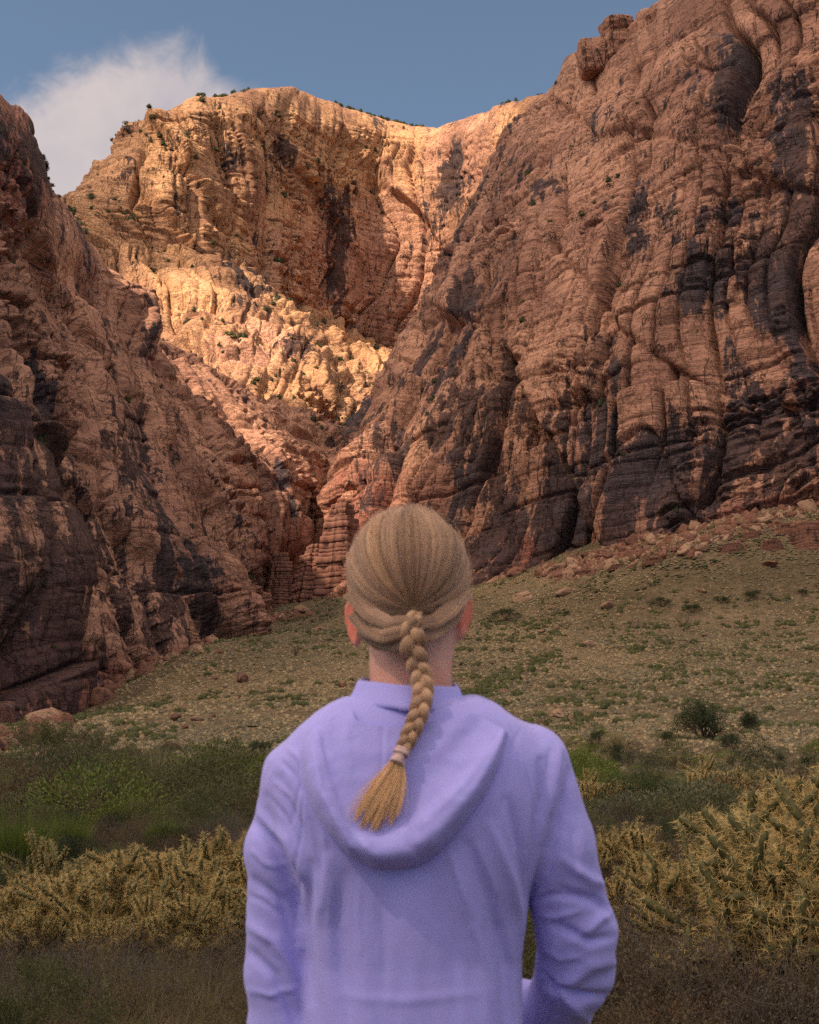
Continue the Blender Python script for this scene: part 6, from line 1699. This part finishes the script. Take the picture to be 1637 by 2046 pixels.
# dark bushes dotted over the far meadow
for (px_, py_, wd, lab) in [(1010,1243,80,'wide dark green thicket right of the woman\'s ear'),(1385,1222,50,'tallest dark green juniper bush of the far meadow'),(1320,1212,60,'dark bush left of the tallest juniper bush on the far meadow'),(1440,1206,50,'dark bush right of the tallest juniper bush on the far meadow'),(1510,1198,60,'long dark bush on the far meadow toward the right'),
                            (1600,1190,44,'dark bush on the far meadow near the right edge'),(1135,1228,26,'small round green bush on the far meadow'),(512,1250,24,'dark bush on the crest below the canyon slot'),(660,1282,20,'small green bush left of the woman\'s ear'),(923,1330,26,'light green bush right of her neck'),(1530,990,54,'dark green bush at the top of the rockfall'),(1440,1000,40,'dark bush among the rockfall blocks'),(640,870,36,'green bushes in the canyon throat')]:
    if py_ < 900: P = at(px_, py_ + 18, 545)
    else: P = ground_hit([px_], [py_])[0]
    s = wd / F * P[1] / 1.3
    place_parts('leafy_bush', PR['dark'][rs.integers(2)], P - (0, 0, 0.1), rs.uniform(0, 6), s, lab, 'bush', None, (0, 0), 0.62)

# junipers
def tree(px_, py_, wpx, hpx, label, seed, Y=None):
    P = ground_hit([px_], [py_])[0]
    r = np.random.default_rng(seed); h = hpx / F * P[1]; w = wpx / F * P[1]
    sg = branching(r, h * 0.8, w * 0.62, 5, 5, 3, 0.5, 0.4); t = MB(); rad_ = h * 0.035
    for (A_, B_) in sg[:4]: t.twigs(A_, B_, rad_, rad_ * 0.6); rad_ *= 0.6
    trunk = t.build('trunk'); trunk.materials.append(M['bark'])
    n = 9000; cl = np.concatenate([sg[2][1], sg[3][1], sg[4][1]]); cl = cl[r.random(len(cl)) < 0.55]
    C = cl[r.integers(0, len(cl), n)] + r.normal(0, 0.055 * w, (n, 3)); L = MB(); L.leaves(C, r.normal(size=(n, 3)) + (0, 0, 0.5), h * 0.030, h * 0.013, r)
    crown = L.build('crown'); crown.materials.append(M['juniper'])
    place_parts('juniper_tree', [('trunk', trunk), ('crown', crown)], P, 0, 1, label, 'tree')
tree(1403, 1482, 88, 108, 'round dark juniper tree standing alone on the right meadow edge', 1)
tree(1500, 1462, 40, 52, 'small dark juniper right of the round one', 2)

# spiky grey-green yucca clump at the right edge
def yucca(P, s, label):
    r = np.random.default_rng(int(abs(P[0]) * 100)); n = 170; a = r.uniform(0, 6.283, n); tl = r.uniform(0.05, 1.35, n)
    D = np.stack([np.sin(tl) * np.cos(a), np.sin(tl) * np.sin(a), np.cos(tl)], 1); t = MB()
    t.blades(np.tile((0, 0, 0.1), (n, 1)) + D * 0.05, D * r.uniform(0.7, 1.0, (n, 1)) * s, 0.045 * s, r)
    me = t.build('leaves'); me.materials.append(M['sage']); st = MB(); st.twigs(np.array([[0, 0, 0.0]]), np.array([[0, 0, 0.25 * s]]), 0.05 * s, 0.04 * s); m2 = st.build('stem'); m2.materials.append(M['bark'])
    place_parts('yucca', [('stem', m2), ('leaves', me)], P, 0, 1, label, 'yucca')
for (px_, py_, s, lab) in [(1610,1530,1.3,'spiky grey green yucca at the right edge above the cholla'),(1560,1520,1.0,'smaller spiky yucca left of the one at the right edge')]:
    yucca(ground_hit([px_], [py_])[0], s, lab)

# tall dry stalks in the lower right corner
def stalks(P, n, h, label):
    r = np.random.default_rng(n); a = r.uniform(0, 6.283, n); tl = r.uniform(0.0, 0.45, n); t = MB()
    D = np.stack([np.sin(tl) * np.cos(a), np.sin(tl) * np.sin(a), np.cos(tl)], 1); A = np.zeros((n, 3)); L = h * r.uniform(0.6, 1, (n, 1))
    B = A + D * L * 0.55; C = B + (D + r.normal(0, 0.07, (n, 3))) * L * 0.45
    t.twigs(A, B, 0.0030, 0.0022); t.twigs(B, C, 0.0022, 0.0010)
    me = t.build('stems'); me.materials.append(M['straw'])
    k = r.integers(0, n, 260); u = r.random((260, 1)); Q = B[k] * (1 - u) + C[k] * u; L2 = MB(); L2.leaves(Q, r.normal(size=(260, 3)) + (0, 0, 1), 0.016, 0.005, r); m2 = L2.build('seed_heads'); m2.materials.append(M['rust'])
    m2_ = ('seed_heads', m2)
    e_ = place_parts('dry_stalks', [('stems', me), m2_], P, 0, 1, label, 'grass stalks')
for (px_, Y, n, h, lab) in [(1555,6.3,16,0.85,'tall straw coloured stalks fanning out in the lower right corner'),(1620,6.7,10,0.8,'tall dry stalks at the right edge of the lower corner'),(1500,6.4,8,0.7,'few bent dry stalks left of the fan in the lower right')]:
    X = (px_ - 818.5) / F * Y; stalks((X, Y, gz(X, Y)), n, h, lab)

# ---- cholla cacti
def cholla_joint(t, sp, A, D, L, R0, r, spine, nsp=34):
    D = D / np.linalg.norm(D); ref = np.array((0, 0, 1.0)) if abs(D[2]) < 0.9 else np.array((1.0, 0, 0)); S = np.cross(D, ref); S /= np.linalg.norm(S); T = np.cross(D, S)
    prof = [(0, .55), (0.08, .92), (0.3, 1.0), (0.55, 1.02), (0.8, 1.0), (0.93, .8), (1.0, .25)]; k = 7; V = []
    for i, (u, q) in enumerate(prof):
        for j in range(k):
            a = j / k * 2 * np.pi + i * 0.45; rr = R0 * q * (1 + 0.12 * math.sin(j * 2.6 + i * 2.1)); V.append(A + D * L * u + (S * math.cos(a) + T * math.sin(a)) * rr)
    V = np.array(V); F4 = [(i * k + j, i * k + (j + 1) % k, (i + 1) * k + (j + 1) % k, (i + 1) * k + j) for i in range(len(prof) - 1) for j in range(k)]
    t.add(V, None, F4)
    m_ = nsp; u = (np.arange(m_) + 0.5) / m_; a = np.arange(m_) * 2.39996
    rad_ = S[None] * np.cos(a)[:, None] + T[None] * np.sin(a)[:, None]
    base = A + D * (L * u)[:, None] + rad_ * R0 * 0.95
    q = 6 if spine < 0.03 else 5; B = np.repeat(base, q, 0); Rd = np.repeat(rad_, q, 0)
    dirn = Rd * 0.9 + D * 0.15 + r.normal(0, 0.55, (m_ * q, 3)); dirn /= np.linalg.norm(dirn, axis=1, keepdims=True)
    sp.blades(B, B + dirn * (spine * r.uniform(0.55, 1.1, (m_ * q, 1))), 0.0016 if spine < 0.03 else 0.0014, r)
def cholla_proto(seed, h, w, arms, spine=0.022, R0=0.013, jl=0.10, lean=0.0, depth=5):
    r = np.random.default_rng(seed); out = []
    for k in range(arms):
        t = MB(); sp = MB(); az = k / arms * 6.283 + r.normal(0, 0.35); tl = r.uniform(0.25, 1.05)
        D0 = np.array((math.sin(tl) * math.cos(az) * w, math.sin(tl) * math.sin(az) * w, math.cos(tl) * h)); D0 /= np.linalg.norm(D0)
        stack = [(np.array((0.02 * math.cos(az), 0.02 * math.sin(az), 0.0)), D0, 0)]; nj = 0
        while stack and nj < 36:
            P, D, lv = stack.pop(0); L = jl * r.uniform(0.75, 1.5) * (1.25 if lv == 0 else 1); R_ = R0 * (1.5 if lv == 0 else 1.15 if lv == 1 else 1) * r.uniform(0.85, 1.1)
            cholla_joint(t, sp, P, D, L, R_, r, spine, int(14 + 120 * L)); nj += 1
            if lv < depth:
                c = 2 if lv < 3 else r.integers(1, 3)
                for _ in range(c + (r.random() < 0.35)):
                    D2 = D + r.normal(0, 0.60, 3) + np.array((0, 0, 0.34)); D2 /= np.linalg.norm(D2)
                    if (P + D * L + D2 * L)[2] < 0.05: D2[2] = abs(D2[2])
                    s0 = r.uniform(0.75, 1.0); stack.append((P + D * L * s0, D2, lv + 1))
                    if len(stack) + nj > 36: break
        a = t.build('branch'); a.materials.append(M['cactus']); b = sp.build('spines'); b.materials.append(M['spine'])
        a.polygons.foreach_set('use_smooth', [True] * len(a.polygons))
        out.append(('branch', a, [('spines', b)]))
    return out
CH = [cholla_proto(500 + i, 1.0, 1.15, 9, 0.026, 0.0090, 0.075) for i in range(3)]
CHB = [cholla_proto(520 + i, 1.0, 0.9, 8, 0.038, 0.0115, 0.098, 0, 5) for i in range(2)]
CHS = [cholla_proto(540, 1.0, 0.5, 3, 0.022, 0.013, 0.12)]
def zspan(parts): return max(v.co.z for p in parts for v in p[1].vertices)
for L_, hh in ((CH, 0.85), (CHB, 1.0), (CHS, 0.8)):
    pass
def cholla(protos, px_, Y, top_py, label, group=None, rz=None, k=None, base=None):
    v = protos[rs.integers(len(protos)) if k is None else k]; X = (px_ - 818.5) / F * Y; z0 = gz(X, Y) - 0.02
    if base is not None: z0 = base
    ztop = at(px_, top_py, Y)[2]; s = max(0.3, (ztop - z0) / zspan(v))
    return place_parts('cholla_cactus', v, (X, Y, z0), rs.uniform(0, 6.28) if rz is None else rz, s, label, 'cactus', group)
left = [(30,9.6,1755,'low spiny cholla at the left edge of the thicket'),(120,9.9,1745,'golden cholla in the left part of the thicket, under the tall lone arm'),(215,9.7,1700,'golden cholla in the middle left of the thicket'),(300,10.2,1668,'tallest broad cholla in the middle of the left thicket'),
        (385,9.9,1690,'cholla right of the middle of the left thicket'),(440,10.6,1650,'tall cholla rising at the right end of the left thicket'),(480,10.0,1715,'pale cholla next to the woman\'s left sleeve'),(170,10.6,1725,'cholla standing behind the left part of the thicket'),(345,9.4,1770,'low cholla in front of the middle of the left thicket'),(75,9.3,1800,'low cholla in front at the left end of the thicket'),(250,9.3,1790,'low dense cholla in the front row of the left thicket'),(415,9.4,1780,'low cholla in the front row beside the woman\'s sleeve'),(-30,9.9,1740,'cholla cut by the left picture edge')]
for (px_, Y, tp, lab) in left: cholla(CH, px_, Y, tp, lab)
cholla(CHS, 118, 11.5, 1655, 'single tall thin cholla arm rising above the left thicket', k=0)
rightc = [(1520,7.2,1556,'large long spined cholla filling the right side'),(1640,6.9,1535,'large long spined cholla cut by the right picture edge'),(1440,7.8,1612,'long spined cholla spreading left of the largest one'),(1590,8.0,1575,'long spined cholla behind the two largest ones')]
for (px_, Y, tp, lab) in rightc: cholla(CHB, px_, Y, tp, lab)
for (px_, Y, tp, lab) in [(1245,14.0,1632,'olive cholla just right of the woman\'s elbow height, upper one'),(1290,10.2,1702,'golden cholla right of her sleeve, between two shrubs'),(1215,10.4,1735,'cholla partly hidden by the woman\'s right sleeve'),(1065,9.5,1800,'cholla seen in the gap between her arm and her waist'),(1190,30.0,1535,'distant cholla above the woman\'s right shoulder line'),(1425,36.0,1505,'distant cholla left of the big right cluster'),(1610,12.0,1500,'tall cholla behind the large ones at the right edge'),(1350,9.4,1715,'low cholla in front of the broom shrubs')]:
    cholla(CH, px_, Y, tp, lab)
